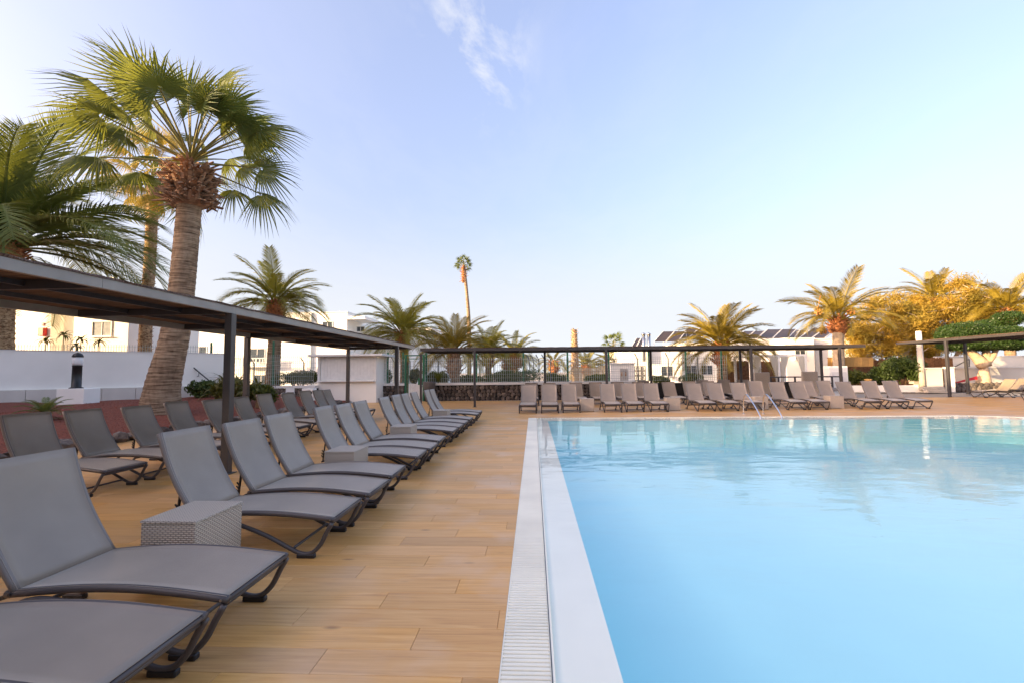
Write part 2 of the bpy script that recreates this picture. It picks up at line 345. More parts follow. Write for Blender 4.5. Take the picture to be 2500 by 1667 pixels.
a_ = math_n(t, 'ABSOLUTE', math_n(t, 'SINE', math_n(t, 'MULTIPLY', math_n(t, 'ADD', u_, math_n(t, 'MULTIPLY', math_n(t, 'FLOOR', v_), .5)), math.pi)))
b_ = math_n(t, 'ABSOLUTE', math_n(t, 'SINE', math_n(t, 'MULTIPLY', v_, math.pi)))
hgt = math_n(t, 'MULTIPLY', math_n(t, 'POWER', a_, .45), math_n(t, 'POWER', b_, .6))
rp = N(t, 'ShaderNodeValToRGB'); e = rp.color_ramp.elements; e[0].position = .1; e[0].color = (.20,.165,.13,1); e[1].position = .8; e[1].color = (.64,.54,.42,1)
t.links.new(hgt, rp.inputs[0]); t.links.new(rp.outputs[0], b.inputs['Base Color'])
bp = N(t, 'ShaderNodeBump'); bp.inputs['Strength'].default_value = .9; bp.inputs['Distance'].default_value = .006
t.links.new(hgt, bp.inputs['Height']); t.links.new(bp.outputs[0], b.inputs['Normal'])
# reed mat roof
m, t, b = nodes('reed_mat')
b.inputs['Roughness'].default_value = .85
g = N(t, 'ShaderNodeNewGeometry'); mpn = N(t, 'ShaderNodeMapping'); mpn.inputs['Scale'].default_value = (1.5, 60, 1); t.links.new(g.outputs['Position'], mpn.inputs['Vector'])
n = N(t, 'ShaderNodeTexNoise'); n.inputs['Scale'].default_value = 1.4; n.inputs['Detail'].default_value = 4; t.links.new(mpn.outputs[0], n.inputs['Vector'])
rp = N(t, 'ShaderNodeValToRGB'); e = rp.color_ramp.elements; e[0].position = .35; e[0].color = (.045,.024,.016,1); e[1].position = .68; e[1].color = (.20,.125,.09,1)
t.links.new(n.outputs['Fac'], rp.inputs[0]); t.links.new(rp.outputs[0], b.inputs['Base Color'])
# water: fresnel mix of a clear tint and a mirror, gently rippled
m, t, b = nodes('pool_water'); t.nodes.remove(b); mo = t.nodes['Material Output']
g = N(t, 'ShaderNodeNewGeometry')
def rip(scale, sx, sy, det, rz=0.0):
    mpn = N(t, 'ShaderNodeMapping'); mpn.inputs['Scale'].default_value = (sx, sy, 1); mpn.inputs['Rotation'].default_value = (0,0,rz); t.links.new(g.outputs['Position'], mpn.inputs['Vector'])
    n = N(t, 'ShaderNodeTexNoise'); n.inputs['Scale'].default_value = scale; n.inputs['Detail'].default_value = det; n.inputs['Distortion'].default_value = .3; t.links.new(mpn.outputs[0], n.inputs['Vector']); return n.outputs['Fac']
h = math_n(t, 'ADD', math_n(t, 'MULTIPLY', rip(.55, .8, 1.3, 2, .3), 1.0), math_n(t, 'MULTIPLY', rip(2.6, .7, 1.5, 3, -.2), .26))
# the surface is calmer by the overflow edge and busier in the middle
pm = N(t, 'ShaderNodeTexNoise'); pm.inputs['Scale'].default_value = .18; t.links.new(g.outputs['Position'], pm.inputs['Vector'])
amp = N(t, 'ShaderNodeMapRange'); amp.inputs['From Min'].default_value = .35; amp.inputs['From Max'].default_value = .65; amp.inputs['To Min'].default_value = .35; amp.inputs['To Max'].default_value = 1.0; t.links.new(pm.outputs['Fac'], amp.inputs['Value'])
bp = N(t, 'ShaderNodeBump'); bp.inputs['Distance'].default_value = .10; t.links.new(math_n(t, 'MULTIPLY', amp.outputs[0], .30), bp.inputs['Strength']); t.links.new(h, bp.inputs['Height'])
fr = N(t, 'ShaderNodeFresnel'); fr.inputs['IOR'].default_value = 1.36; t.links.new(bp.outputs[0], fr.inputs['Normal'])
gl = N(t, 'ShaderNodeBsdfGlossy'); gl.inputs['Roughness'].default_value = .015; t.links.new(bp.outputs[0], gl.inputs['Normal'])
tr = N(t, 'ShaderNodeBsdfTransparent'); tr.inputs['Color'].default_value = (.96,.99,1.0,1)
ms = N(t, 'ShaderNodeMixShader'); t.links.new(math_n(t, 'MULTIPLY', fr.outputs[0], math_n(t, 'SUBTRACT', 1.0, g.outputs['Backfacing'])), ms.inputs[0]); t.links.new(tr.outputs[0], ms.inputs[1]); t.links.new(gl.outputs[0], ms.inputs[2])
t.links.new(ms.outputs[0], mo.inputs['Surface'])
mat('pool_tile', (.41,.81,.84), .5, var=.02, vscale=1.0)
mat('coping_white', (.93,.89,.72), .35, var=.045, vscale=1.3)
mat('grate_white', (.82,.81,.67), .5, var=.08, vscale=1.7)
mat('channel', (.10,.11,.115), .8)

# ------------------------------------------------------------------ ground, pool, deck
PX0, PX1, PY0, PY1, PR = -.19, 15.6, -6.0, 15.05, 2.5
def ring_path(d):
    p = [(PX0+d, PY0), (PX0+d, PY1-d)]
    cx, cy = PX1-PR, PY1-PR
    for k in range(13):
        a = math.pi/2*(1-k/12); p.append((cx+(PR-d)*math.cos(a), cy+(PR-d)*math.sin(a)))
    p.append((PX1-d, PY0)); return p
def frame_sheet(mb, X0, X1, Y0, Y1, z, hx0, hx1, hy0, hy1):
    for x0, x1, y0, y1 in ((X0,X1,Y0,hy0),(X0,X1,hy1,Y1),(X0,hx0,hy0,hy1),(hx1,X1,hy0,hy1)):
        mb.add([(x0,y0,z),(x1,y0,z),(x1,y1,z),(x0,y1,z)], [(0,1,2,3)])
mb = MB(); frame_sheet(mb, -1500, 1500, -600, 2500, -.06, PX0, PX1, PY0, PY1)
tag(mb.build('ground', 'sand'), kind='structure')
DX0, DX1, DY0, DY1 = -9.35, 30.0, -6.0, 24.3
mb = MB(); frame_sheet(mb, DX0, DX1, DY0, DY1, -.008, PX0-.005, PX1+.005, DY0, PY1+.005)
# rounded corner of the pool filled back up to the deck
arc = [(x, y) for x, y in ring_path(-.004)[2:-1]]
mb.add([(PX1+.005, PY1+.005, -.0005)] + [(x, y, -.0005) for x, y in arc], [(0, i+2, i+1) for i in range(len(arc)-1)])
deck = tag(mb.build('pool_deck', 'deck_wood'), kind='structure')
G = .0022
planks = []
for r in range(int(DY0/PW)-1, int(DY1/PW)+2):
    y0, y1 = r*PW, r*PW+PW
    if y1 < DY0 or y0 > DY1: continue
    off = (r*RS) % 1.0
    spans = [(DX0, DX1)]
    if y0 < PY1: spans = [(DX0, PX0), (PX1, DX1)]
    if y0 < PY1 < y1:
        yy = [(y0, PY1, [(DX0, PX0), (PX1, DX1)]), (PY1, y1, [(DX0, DX1)])]
    else: yy = [(max(y0,DY0), min(y1,DY1), spans)]
    for a, c, spn in yy:
        for sx0, sx1 in spn:
            k = math.floor(sx0/PL - off)
            while True:
                x0 = (k+off)*PL; x1 = x0+PL; k += 1
                if x0 >= sx1: break
                x0, x1 = max(x0, sx0), min(x1, sx1)
                if x1-x0 > .02 and c-a > .02: planks.append((x0, x1, a, c))
def pscore(p):
    x, y = (p[0]+p[1])/2, (p[2]+p[3])/2
    if y < 1.7 or abs((x)/y) > 1.25: return -1
    return (p[1]-p[0])*(p[3]-p[2])/(y**3)
planks.sort(key=pscore, reverse=True)
cache = {}
def plank_mesh(w, h):
    key = (round(w,3), round(h,3))
    if key not in cache:
        q = MB(); a, c = w/2-G/2, h/2-G/2; bv = .0015
        q.add([(-a,-c,-.006),(a,-c,-.006),(a,c,-.006),(-a,c,-.006),(-a,-c,-bv),(a,-c,-bv),(a,c,-bv),(-a,c,-bv),(-a+bv,-c+bv,0),(a-bv,-c+bv,0),(a-bv,c-bv,0),(-a+bv,c-bv,0)],
              [(8,9,10,11),(4,5,9,8),(5,6,10,9),(6,7,11,10),(7,4,8,11),(0,1,5,4),(1,2,6,5),(2,3,7,6),(3,0,4,7)])
        cache[key] = q.mesh('plank')
    return cache[key]
rng = random.Random(4)
for p in planks[:300]:
    put('plank', plank_mesh(p[1]-p[0], p[3]-p[2]), 'deck_wood', deck, ((p[0]+p[1])/2, (p[2]+p[3])/2, .0004+rng.uniform(-.0003,.0003)))
q = MB()
for p in planks[300:]:
    x0, x1, y0, y1 = p[0]+G/2, p[1]-G/2, p[2]+G/2, p[3]-G/2; z = rng.uniform(-.0003,.0003)
    if p[0] > PX1-PR-1 and y1 > PY1-PR and y0 < PY1 and x0 < PX1: continue
    q.add([(x0,y0,z),(x1,y0,z),(x1,y1,z),(x0,y1,z),(x0,y0,-.006),(x1,y0,-.006),(x1,y1,-.006),(x0,y1,-.006)], [(0,1,2,3),(4,5,1,0),(5,6,2,1),(6,7,3,2),(7,4,0,3)])
tag(q.build('plank_field', 'deck_wood', deck), kind='stuff')
# pool basin: floor, blue walls, white submerged ledge, drain channel
def band(mb, d0, z0, d1, z1):
    a, c = ring_path(d0), ring_path(d1); n = len(a)
    mb.add([(x,y,z0) for x,y in a] + [(x,y,z1) for x,y in c], [(i, n+i, n+i+1, i+1) for i in range(n-1)])
basin = MB(); band(basin, .61, -.045, .61, -.75)
fl = ring_path(.61); basin.add([(x,y,-.75) for x,y in fl], [tuple(range(len(fl)-1,-1,-1))])
basin.add([(PX0,PY0,-.75),(PX1,PY0,-.75),(PX1,PY0,-.02),(PX0,PY0,-.02)], [(0,1,2,3)])
pool = tag(basin.build('pool_basin', 'pool_tile'), kind='structure')
led = MB(); band(led, .275, -.022, .61, -.045); band(led, .275, -.022, .275, -.001); band(led, .262, -.001, .275, -.001); band(led, .262, -.12, .262, -.001)
led.build('white_ledge', 'coping_white', pool)
ch = MB(); band(ch, 0, -.05, .262, -.05); band(ch, 0, -.05, 0, -.003); ch.build('drain_channel', 'channel', pool)
jt = MB(); band(jt, .2575, .0012, .2635, .0012); jt.build('joint', 'channel', pool)
wp = ring_path(.276); w = MB(); w.add([(x,y,-.0045) for x,y in wp], [tuple(range(len(wp)-1,-1,-1))])
tag(w.build('pool_water', 'pool_water'), kind='structure')
# overflow grate: slats across the channel
grate = thing('overflow_grate', (0,0,0), 'white slatted overflow grate running round the pool edge', 'drain grate')
SP, SW = .0335, .0235
sl = MB(); sl.bevbox((0,0,-.010), (.246, SW, .020), .003); sl_me = sl.mesh('slat')
y = 1.55; cnt = 0; rest = MB()
while y < PY1-.02:
    if cnt < 300: put('slat', sl_me, 'grate_white', grate, (PX0+.131, y, .0005+rng.uniform(-.0004,.0004)), (0,0,rng.uniform(-.004,.004)))
    else: rest.box((PX0+.131, y, -.010), (.246, SW, .020))
    y += SP; cnt += 1
y = 1.55-SP
while y > PY0: rest.box((PX0+.131, y, -.010), (.246, SW, .020)); y -= SP
x = PX0+.29
while x < PX1-PR: rest.box((x, PY1-.131, -.010), (SW, .246, .020)); x += SP*1.5
for k in range(100):
    a = math.pi/2*(1-k/100); rr_ = PR-.131; rest.box((PX1-PR+rr_*math.cos(a), PY1-PR+rr_*math.sin(a), -.010), (.246, SW, .020), a)
y = PY1-PR
while y > 4: rest.box((PX1-.131, y, -.010), (.246, SW, .020)); y -= SP*2
tag(rest.build('slat_run', 'grate_white', grate), kind='stuff')
gr = MB()
for dx in (.004, .131, .258): gr.box((PX0+dx, (PY0+PY1)/2, -.03), (.008 if dx != .131 else .012, PY1-PY0-.02, .058 if dx != .131 else .030))
gr.build('rail', 'grate_white', grate)
# raised garden bed at the left: red gravel rising to the wall
def bed_z(x, y): return .10 + max(0, min(1, (-9.5-x)/4.0))*.42 + .03*math.sin(x*1.7+y)+.03*math.sin(y*1.3)
bx = np.linspace(-32, -9.5, 60); by = np.linspace(2, 30, 80); vs = [(a, c, bed_z(a,c)) for c in by for a in bx]
fs = [(j*60+i, j*60+i+1, j*60+61+i, j*60+60+i) for j in range(79) for i in range(59)]
b_ = MB(); b_.add(vs, fs); bed = tag(b_.build('gravel_bed', 'red_gravel', smooth=True), kind='structure')
n = 9000; rs = np.random.RandomState(3)
xs = -9.5-rs.rand(n)**1.3*6; ys = 5+rs.rand(n)*17; V = []; Fq = []
tet = np.array([(1,0,-.3),(-.5,.87,-.3),(-.5,-.87,-.3),(0,0,.8)])
for i in range(n):
    sz = .012+.02*rs.rand(); a = rs.rand()*6.28; ca, sa = math.cos(a), math.sin(a); z = bed_z(xs[i], ys[i]); bi = len(V)
    for p in tet: V.append((xs[i]+(p[0]*ca-p[1]*sa)*sz, ys[i]+(p[0]*sa+p[1]*ca)*sz, z+p[2]*sz))
    Fq += [(bi,bi+1,bi+3),(bi+1,bi+2,bi+3),(bi+2,bi,bi+3)]
tag(put('gravel', np_mesh('gravel', V, Fq), 'red_gravel'), 'loose red volcanic gravel scattered over the garden bed', 'gravel', kind='stuff')
# ------------------------------------------------------------------ loungers
def catmull(pts, n=6):
    P = [Vector(p) for p in pts]; P = [P[0]*2-P[1]] + P + [P[-1]*2-P[-2]]; o = []
    for i in range(1, len(P)-2):
        for k in range(n):
            u = k/n; a, b, c, d = P[i-1], P[i], P[i+1], P[i+2]
            o.append(.5*((2*b)+(c-a)*u+(2*a-5*b+4*c-d)*u*u+(3*b-a-3*c+d)*u**3))
    o.append(P[-2]); return o
HW = .285                                   # half width between the side tubes
def seat_z(x): return .300 + .045*math.sin(math.pi*min(1, x/1.25)) + .012*(x/1.2)
def slab(mb, path, half, sag, th=.004):     # thin curved cloth, path of (x,z), across y
    ny = 8; top, bot = [], []
    for i, (x, z) in enumerate(path):
        a = path[max(i-1,0)]; c = path[min(i+1,len(path)-1)]; L = math.hypot(c[0]-a[0], c[1]-a[1]); nx, nz = -(c[1]-a[1])/L, (c[0]-a[0])/L
        for j in range(ny+1):
            u = j/ny*2-1; s_ = -sag*(1-u*u)*math.sin(math.pi*i/(len(path)-1))
            top.append((x+nx*s_, u*half, z+nz*s_)); bot.append((x+nx*(s_-th), u*half, z+nz*(s_-th)))
    n = ny+1; m_ = len(path); B = len(top); fs = []
    for i in range(m_-1):
        for j in range(ny):
            q = (i*n+j, (i+1)*n+j, (i+1)*n+j+1, i*n+j+1); fs.append(q); fs.append(tuple(B+k for k in reversed(q)))
    for i in range(m_-1):
        for j, fl in ((0,0),(ny,1)):
            q = (i*n+j, B+i*n+j, B+(i+1)*n+j, (i+1)*n+j); fs.append(q if fl else q[::-1])
    for i, fl in ((0,1),(m_-1,0)):
        for j in range(ny):
            q = (i*n+j, B+i*n+j, B+i*n+j+1, i*n+j+1); fs.append(q if not fl else q[::-1])
    mb.add(top+bot, fs)
LM = {}
def lounger_meshes():
    f = MB()
    for s_ in (-1, 1):
        f.tube([(x, s_*HW, seat_z(x)-.004) for x in np.linspace(.0, 1.24, 18)], .0215, 10)
    for x, z in ((.012, .296), (1.23, .30)): f.tube([(x, -HW, z), (x, HW, z)], .015, 8)
    f.tube([(.035, -HW, .262), (.035, HW, .262)], .014, 8)
    LM['seat_frame'] = (f.mesh('seat_frame', True), 'tube_grey')
    s_ = MB(); slab(s_, [(x, seat_z(x)+.0165) for x in np.linspace(.006, 1.19, 22)], HW+.010, .022); LM['seat_sling'] = (s_.mesh('seat_sling', True), 'sling')
    # the backrest turns about its hinge: local x runs up the back
    bc = [(L, .035*math.sin(math.pi*L/.75)*-1) for L in np.linspace(0, .745, 14)]
    s_ = MB(); slab(s_, [(x, z+.0215) for x, z in bc[0:]], HW+.006, .020); LM['back_sling'] = (s_.mesh('back_sling', True), 'sling')
    f = MB()
    for sg in (-1, 1): f.tube([(x, sg*(HW-.004), z) for x, z in bc], .0225, 10)
    f.tube([(bc[-1][0]-.004, -HW+.006, bc[-1][1]), (bc[-1][0]-.004, HW-.006, bc[-1][1])], .012, 8)
    f.tube([(.36, -HW, -.04), (.36, -HW+.06, -.085), (.36, HW-.06, -.085), (.36, HW, -.04)], .010, 8)
    LM['back_frame'] = (f.mesh('back_frame', True), 'sleeve')
    wave = [(.012,.275),(.055,.20),(.105,.105),(.175,.040),(.26,.034),(.36,.075),(.56,.175),(.80,.262),(.96,.290),(1.06,.290),(1.16,.262),(1.26,.18),(1.35,.085),(1.42,.036),(1.52,.034)]
    for sg, nm in ((-1, 'leg'), (1, 'leg2')):
        f = MB(); f.tube(catmull([(x, sg*(HW+.020), z) for x, z in wave], 4), .0175, 10); LM[nm] = (f.mesh('leg', True), 'tube_grey')
        for x, nn in ((.22, 'pad'), (1.46, 'padb')):
            f = MB(); f.bevbox((x, sg*(HW+.020), .017), (.15, .042, .034), .006); LM[nm+nn] = (f.mesh('foot_pad'), 'black_plastic')
    f = MB(); f.tube([(.33, -HW, .075), (.33, HW, .075)], .012, 8); LM['stretcher'] = (f.mesh('stretcher', True), 'tube_grey')
    f = MB(); f.tube([(1.29, -HW-.02, .15), (1.29, HW+.02, .15)], .013, 8); LM['stretcher2'] = (f.mesh('stretcher', True), 'tube_grey')
    f = MB(); f.bevbox((0,0,0), (.075,.03,.035), .008); f.tube([(.012,-.028,0),(.012,.028,0)], .008, 8); LM['hinge'] = (f.mesh('hinge'), 'black_plastic')
    f = MB(); f.tube([(0,-.024,0),(0,.024,0)], .0075, 8); LM['bolt'] = (f.mesh('bolt'), 'bolt_metal')
lounger_meshes()
def lp(name, key, parent, loc=None, rot=None): me, mt = LM[key]; return put(name, me, mt, parent, loc, rot)
def lounger(loc, rz, label, group, tilt=64, near=True):
    t = thing('sun_lounger', loc, label, 'sun lounger', group, rz)
    lp('seat_frame', 'seat_frame', t); lp('seat_sling', 'seat_sling', t)
    hx, hz = 1.195, seat_z(1.195)+.006; ro = (0, -R(tilt), 0)
    bk = lp('backrest', 'back_sling', t, (hx, 0, hz), ro); lp('back_frame', 'back_frame', bk)
    for key in ('leg', 'leg2'):
        l = lp('leg', key, t); lp('foot_pad', key+'pad', l); lp('foot_pad', key+'padb', l)
    lp('stretcher', 'stretcher', t); lp('stretcher', 'stretcher2', t)
    if near:
        for sg in (-1, 1):
            lp('hinge', 'hinge', t, (hx-.005, sg*HW, hz-.008)); lp('bolt', 'bolt', t, (.03, sg*HW, .300)); lp('bolt', 'bolt', t, (1.02, sg*(HW+.02), .291))
    # ratchet struts from the back down to the frame
    a = R(tilt); top = Vector((hx+.24*math.cos(a)+.055*math.sin(a), 0, hz+.24*math.sin(a)-.055*math.cos(a)))
    st = MB()
    for sg in (-1, 1):
        p0 = top+Vector((0, sg*(HW-.05), 0)); p1 = Vector((1.38, sg*(HW-.05), .245)); st.bar(p0, p1, .012, .022)
        d_ = (p1-p0)
        for k in (.55, .68, .81): st.bar(p0+d_*k, p0+d_*k+Vector((.03,0,.035)), .010, .012)
    st.tube([(1.38,-HW+.03,.245),(1.38,HW-.03,.245)], .010, 6); [st.bar((1.24,sg*(HW-.03),.295),(1.39,sg*(HW-.03),.243),.014,.022) for sg in (-1,1)]
    st.build('recline_strut', 'black_plastic', t); return t
rng = random.Random(11)
FX = -1.63
rowA = [1.68, 2.42, 3.73, 4.48, 5.25, 6.43, 7.13, 7.93, 9.22, 9.94, 10.7, 11.55, 12.85, 13.65]
nA = len(rowA)
for i, y in enumerate(rowA):
    lounger((FX+rng.uniform(-.02,.02), y+.29, 0), math.pi+R(rng.uniform(-1.2,1.2)), 'grey sling lounger in the poolside row, %s from the stone wall end' % ORD[nA-i] if nA-i > 1 else 'grey sling sun lounger at the stone wall end of the open poolside row',
            'loungers in the poolside row', 64+rng.uniform(-1.5,1.5), i < 9)
rowB = [5.5, 6.41, 7.31, 8.24, 9.09, 10.1, 10.96, 12.0, 13.0, 13.9, 14.6]
for i, y in enumerate(rowB):
    k = len(rowB)-i
    lounger((-5.3+rng.uniform(-.05,.05), y+.29, 0), math.pi+R(rng.uniform(-3,3)), 'grey sling lounger under the long shade roof, %s from the white kiosk' % ORD[k] if k > 1 else 'grey sling sun lounger under the shade roof, closest to the white kiosk',
            'loungers under the long shade roof', 63+rng.uniform(-3,3), False)
rowC = [-.24, .57, 1.36, 2.86, 3.68, 4.55, 6.27, 7.12, 8.05, 9.63, 10.43, 12.35, 13.28, 14.15]
def cy(x): return 16.5+.06*x
for i, x in enumerate(rowC):
    lounger((x, cy(x)+rng.uniform(-.06,.06), 0), math.pi/2+R(rng.uniform(-2,2)), 'grey sling lounger at the far pool edge, %s from the open deck' % ORD[i+1] if i else 'grey sling sun lounger at the far pool edge, right beside the open deck',
            'front row of loungers across the far pool edge', 62+rng.uniform(-3,3), False)
rowD = [(-.1,20.2),(.66,20.2),(2.06,20.2),(2.93,20.2),(4.0,20.3),(4.9,20.3),(6.3,20.1),(7.2,20.2),(8.15,20.2),(9.6,18.9),(11.75,18.9),(12.55,19.0)]
for i, (x, y) in enumerate(rowD):
    lounger((x, y, 0), math.pi/2+R(rng.uniform(-3,3)), 'grey sling lounger in the second far row, %s from the open deck' % ORD[i+1],
            'second row of loungers under the far canopy', 62+rng.uniform(-3,3), False)
for i, (x, y) in enumerate([(5.6,22.2),(8.6,22.3),(9.7,22.3),(10.6,22.2)]):
    lounger((x, y, 0), math.pi/2, ['grey sling lounger standing alone in the rearmost row by the fence', 'rearmost grey lounger, first of three behind the pool ladder', 'rearmost grey lounger, middle of three behind the pool ladder', 'rearmost grey lounger, last of three towards the date palm'][i], 'rearmost loungers by the fence', 63, False)
for i, (x, y, lb) in enumerate([(21.9,23.8,'grey sling sun lounger in front of the pale pruned tree'), (23.7,24.9,'grey sling sun lounger beside the red gravel below the pruned tree'),
                                (21.4,20.9,'grey sling sun lounger beside the pale wicker table at the right canopy'), (17.1,16.4,'grey sling sun lounger alone at the rounded pool corner')]):
    lounger((x, y, 0), R(rng.uniform(-2,2)), lb, 'loungers at the right side of the pool', 50, False)
# ------------------------------------------------------------------ wicker tables
tb = MB(); tb.bevbox((0,0,.225), (.40,.50,.45), .008); tb_me = tb.mesh('wicker_body')
tp = MB(); tp.bevbox((0,0,.459), (.41,.51,.018), .005); tp_me = tp.mesh('wicker_top')
ft = MB(); ft.box((0,0,.010), (.03,.03,.020)); ft_me = ft.mesh('foot')
def wick(x, y, rz, label):
    t = thing('wicker_table', (x, y, 0), label, 'side table', 'wicker side tables', rz)
    put('body', tb_me, 'wicker', t, (0,0,.012)); put('table_top', tp_me, 'wicker', t, (0,0,.012))
    for a in (-1,1):
        for c in (-1,1): put('foot', ft_me, 'black_plastic', t, (a*.17, c*.22, 0))
for i, y in enumerate((3.36, 6.14, 8.84, 12.5)):
    wick(-2.54, y, R(rng.uniform(-1,1)), 'grey wicker box table in the poolside row, %s from the stone wall end' % ORD[4-i])
for i, x in enumerate((1.98, 5.2, 8.5, 11.35)):
    wick(x, cy(x)+.75, math.pi/2, 'grey wicker box table between far loungers, %s from the open deck' % ORD[i+1])
wick(8.75, 19.6, 0, 'grey wicker box table in the second row behind the pool ladder')
wick(23.2, 22.3, 0, 'pale wicker box table between the loungers under the right canopy')
# ------------------------------------------------------------------ pergolas
def pergola(name, label, A, D, depth, n, h, posts_f, posts_b, ps=.115, fascia=('fascia_grey','post_mid')):
    # A: near corner of the front edge, D: unit direction along the edge; the roof lies to the left of D
    A = Vector((A[0], A[1], 0)); D = Vector((D[0], D[1], 0)).normalized(); S = Vector((-D.y, D.x, 0)); L = n[-1]
    rz = math.atan2(D.y, D.x); t = thing(name, A, label, 'pergola', None, rz)
    # local: x along the edge, y across to the back
    for k, y in (('front_beam', 0), ('back_beam', depth)):
        mb = MB(); js = list(n)
        for a, c in zip(js[:-1], js[1:]): mb.box(((a+c)/2, y, h-.055), (c-a-.004, .06, .11))
        mb.build(k, fascia[0], t)
    for x in n:
        mb = MB(); mb.box((min(max(x, .04), L-.04), depth/2, h-.057), (.05, depth-.064, .10)); mb.build('rafter', 'frame_dark', t)
    for y in (depth*.33, depth*.67):
        mb = MB()
        for a, c in zip(n[:-1], n[1:]): mb.box(((a+c)/2, y, h-.045), (c-a-.06, .04, .06))
        mb.build('purlin', 'frame_dark', t)
    # reed mats laid on top in sections with slightly wavy edges
    for a, c in zip(n[:-1], n[1:]):
        mb = MB(); nx, ny = 12, 8; V = []
        for zz in (.022, 0):
            for i in range(nx+1):
                for j in range(ny+1):
                    u, v = i/nx, j/ny; V.append((a-.02+(c-a+.03)*u, -.045+(depth+.09)*v + (rng.uniform(-.012,.012) if j in (0,ny) else 0), h+.004+zz+.008*math.sin(i*2.1+j)*(.5 if zz else .2)+ .006*math.sin(a*3)))
        B = (nx+1)*(ny+1); f_ = []
        for i in range(nx):
            for j in range(ny):
                q = (i*(ny+1)+j, (i+1)*(ny+1)+j, (i+1)*(ny+1)+j+1, i*(ny+1)+j+1); f_ += [q, tuple(B+k for k in reversed(q))]
            for j, rv in ((0,0),(ny,1)):
                q = (i*(ny+1)+j, B+i*(ny+1)+j, B+(i+1)*(ny+1)+j, (i+1)*(ny+1)+j); f_.append(q if not rv else q[::-1])
        for i in (0,nx):
            for j in range(ny): f_.append((i*(ny+1)+j, i*(ny+1)+j+1, B+i*(ny+1)+j+1, B+i*(ny+1)+j))
        mb.add(V, f_); mb.build('reed_mat', 'reed_mat', t)
    for ps_, y in ((posts_f, -.0), (posts_b, depth)):
        for x in ps_:
            mb = MB(); mb.bevbox((x, y, (h-.112)/2), (ps, ps, h-.112), .006); p = mb.build('post', fascia[1], t)
            mb = MB(); mb.box((x, y, .006), (ps*1.8, ps*1.8, .012)); mb.build('base_plate', fascia[1], p)
    return t
# roof to the left of the direction of travel: +Y travel puts it towards -X
n1_ = [v+3 for v in (-3, -1.98, .23, 2.45, 4.66, 6.87, 9.08, 11.29, 13.5, 15.71, 17.6)]
pergola('shade_pergola', 'long dark steel shade roof with brown reed mats over the loungers by the red gravel', (-4.68,-3.0), (0,1), 2.57, n1_, 2.54, [3.0-1.8, 9.8, 18.4], [8.0, 14.2, 20.5])
# far canopy
A2 = at(1026, 849, 19.7); B2 = at(2112, 845, 21.3)
d2 = Vector((B2.x-A2.x, B2.y-A2.y)); L2 = d2.length; k2 = 9
n2_ = [L2*i/k2 for i in range(k2+1)]
def along2(px, Yg): return (at(px, 900, Yg)-Vector((A2.x,A2.y,0))).to_2d().dot(d2.normalized())
pergola('far_canopy', 'dark flat reed canopy crossing behind the far end of the pool', (A2.x,A2.y), (d2.x,d2.y), 2.6, n2_, 2.55,
        [along2(1159,20), along2(1480,20.4), along2(1834,20.9), along2(2052,21.2)], [along2(1028,22.3), along2(1330,22.8), along2(1592,23), along2(1812,23.4), along2(2012,23.7)], .10, ('post_dark','post_dark'))
# right canopy: its edge runs towards the camera, roof away from the pool
n3_ = [14.0*i/5 for i in range(6)]
pergola('right_canopy', 'dark flat canopy on tall posts in front of the pruned tree', (21.2, 27.6), (0,-1), 3.0, n3_, 2.96, [3.2, 9.2, 13.5], [.9, 7.0, 13.5], .12, ('post_dark','frame_dark'))
# ------------------------------------------------------------------ pool ladder
t = thing('pool_ladder', (7.43, 15.2, 0), 'polished steel pool ladder with two arched handrails', 'ladder')
for sg in (-.325, .325):
    mb = MB(); mb.tube(catmull([(sg,.75,.0),(sg,.74,.30),(sg,.66,.56),(sg,.50,.66),(sg,.30,.58),(sg,-.05,.33),(sg,-.28,.14),(sg,-.42,-.02),(sg,-.50,-.2),(sg,-.52,-.8)], 5), .020, 10); r_ = mb.build('handrail', 'steel', t, True)
    mb = MB(); mb.lathe([(.045,.001),(.045,.012),(.026,.02)], 14, (sg,.75,0)); mb.build('flange', 'steel', r_)
for z in (-.22, -.48, -.72):
    mb = MB(); mb.bevbox((0,-.52,z), (.62,.09,.025), .006); mb.build('step', 'steel', t)
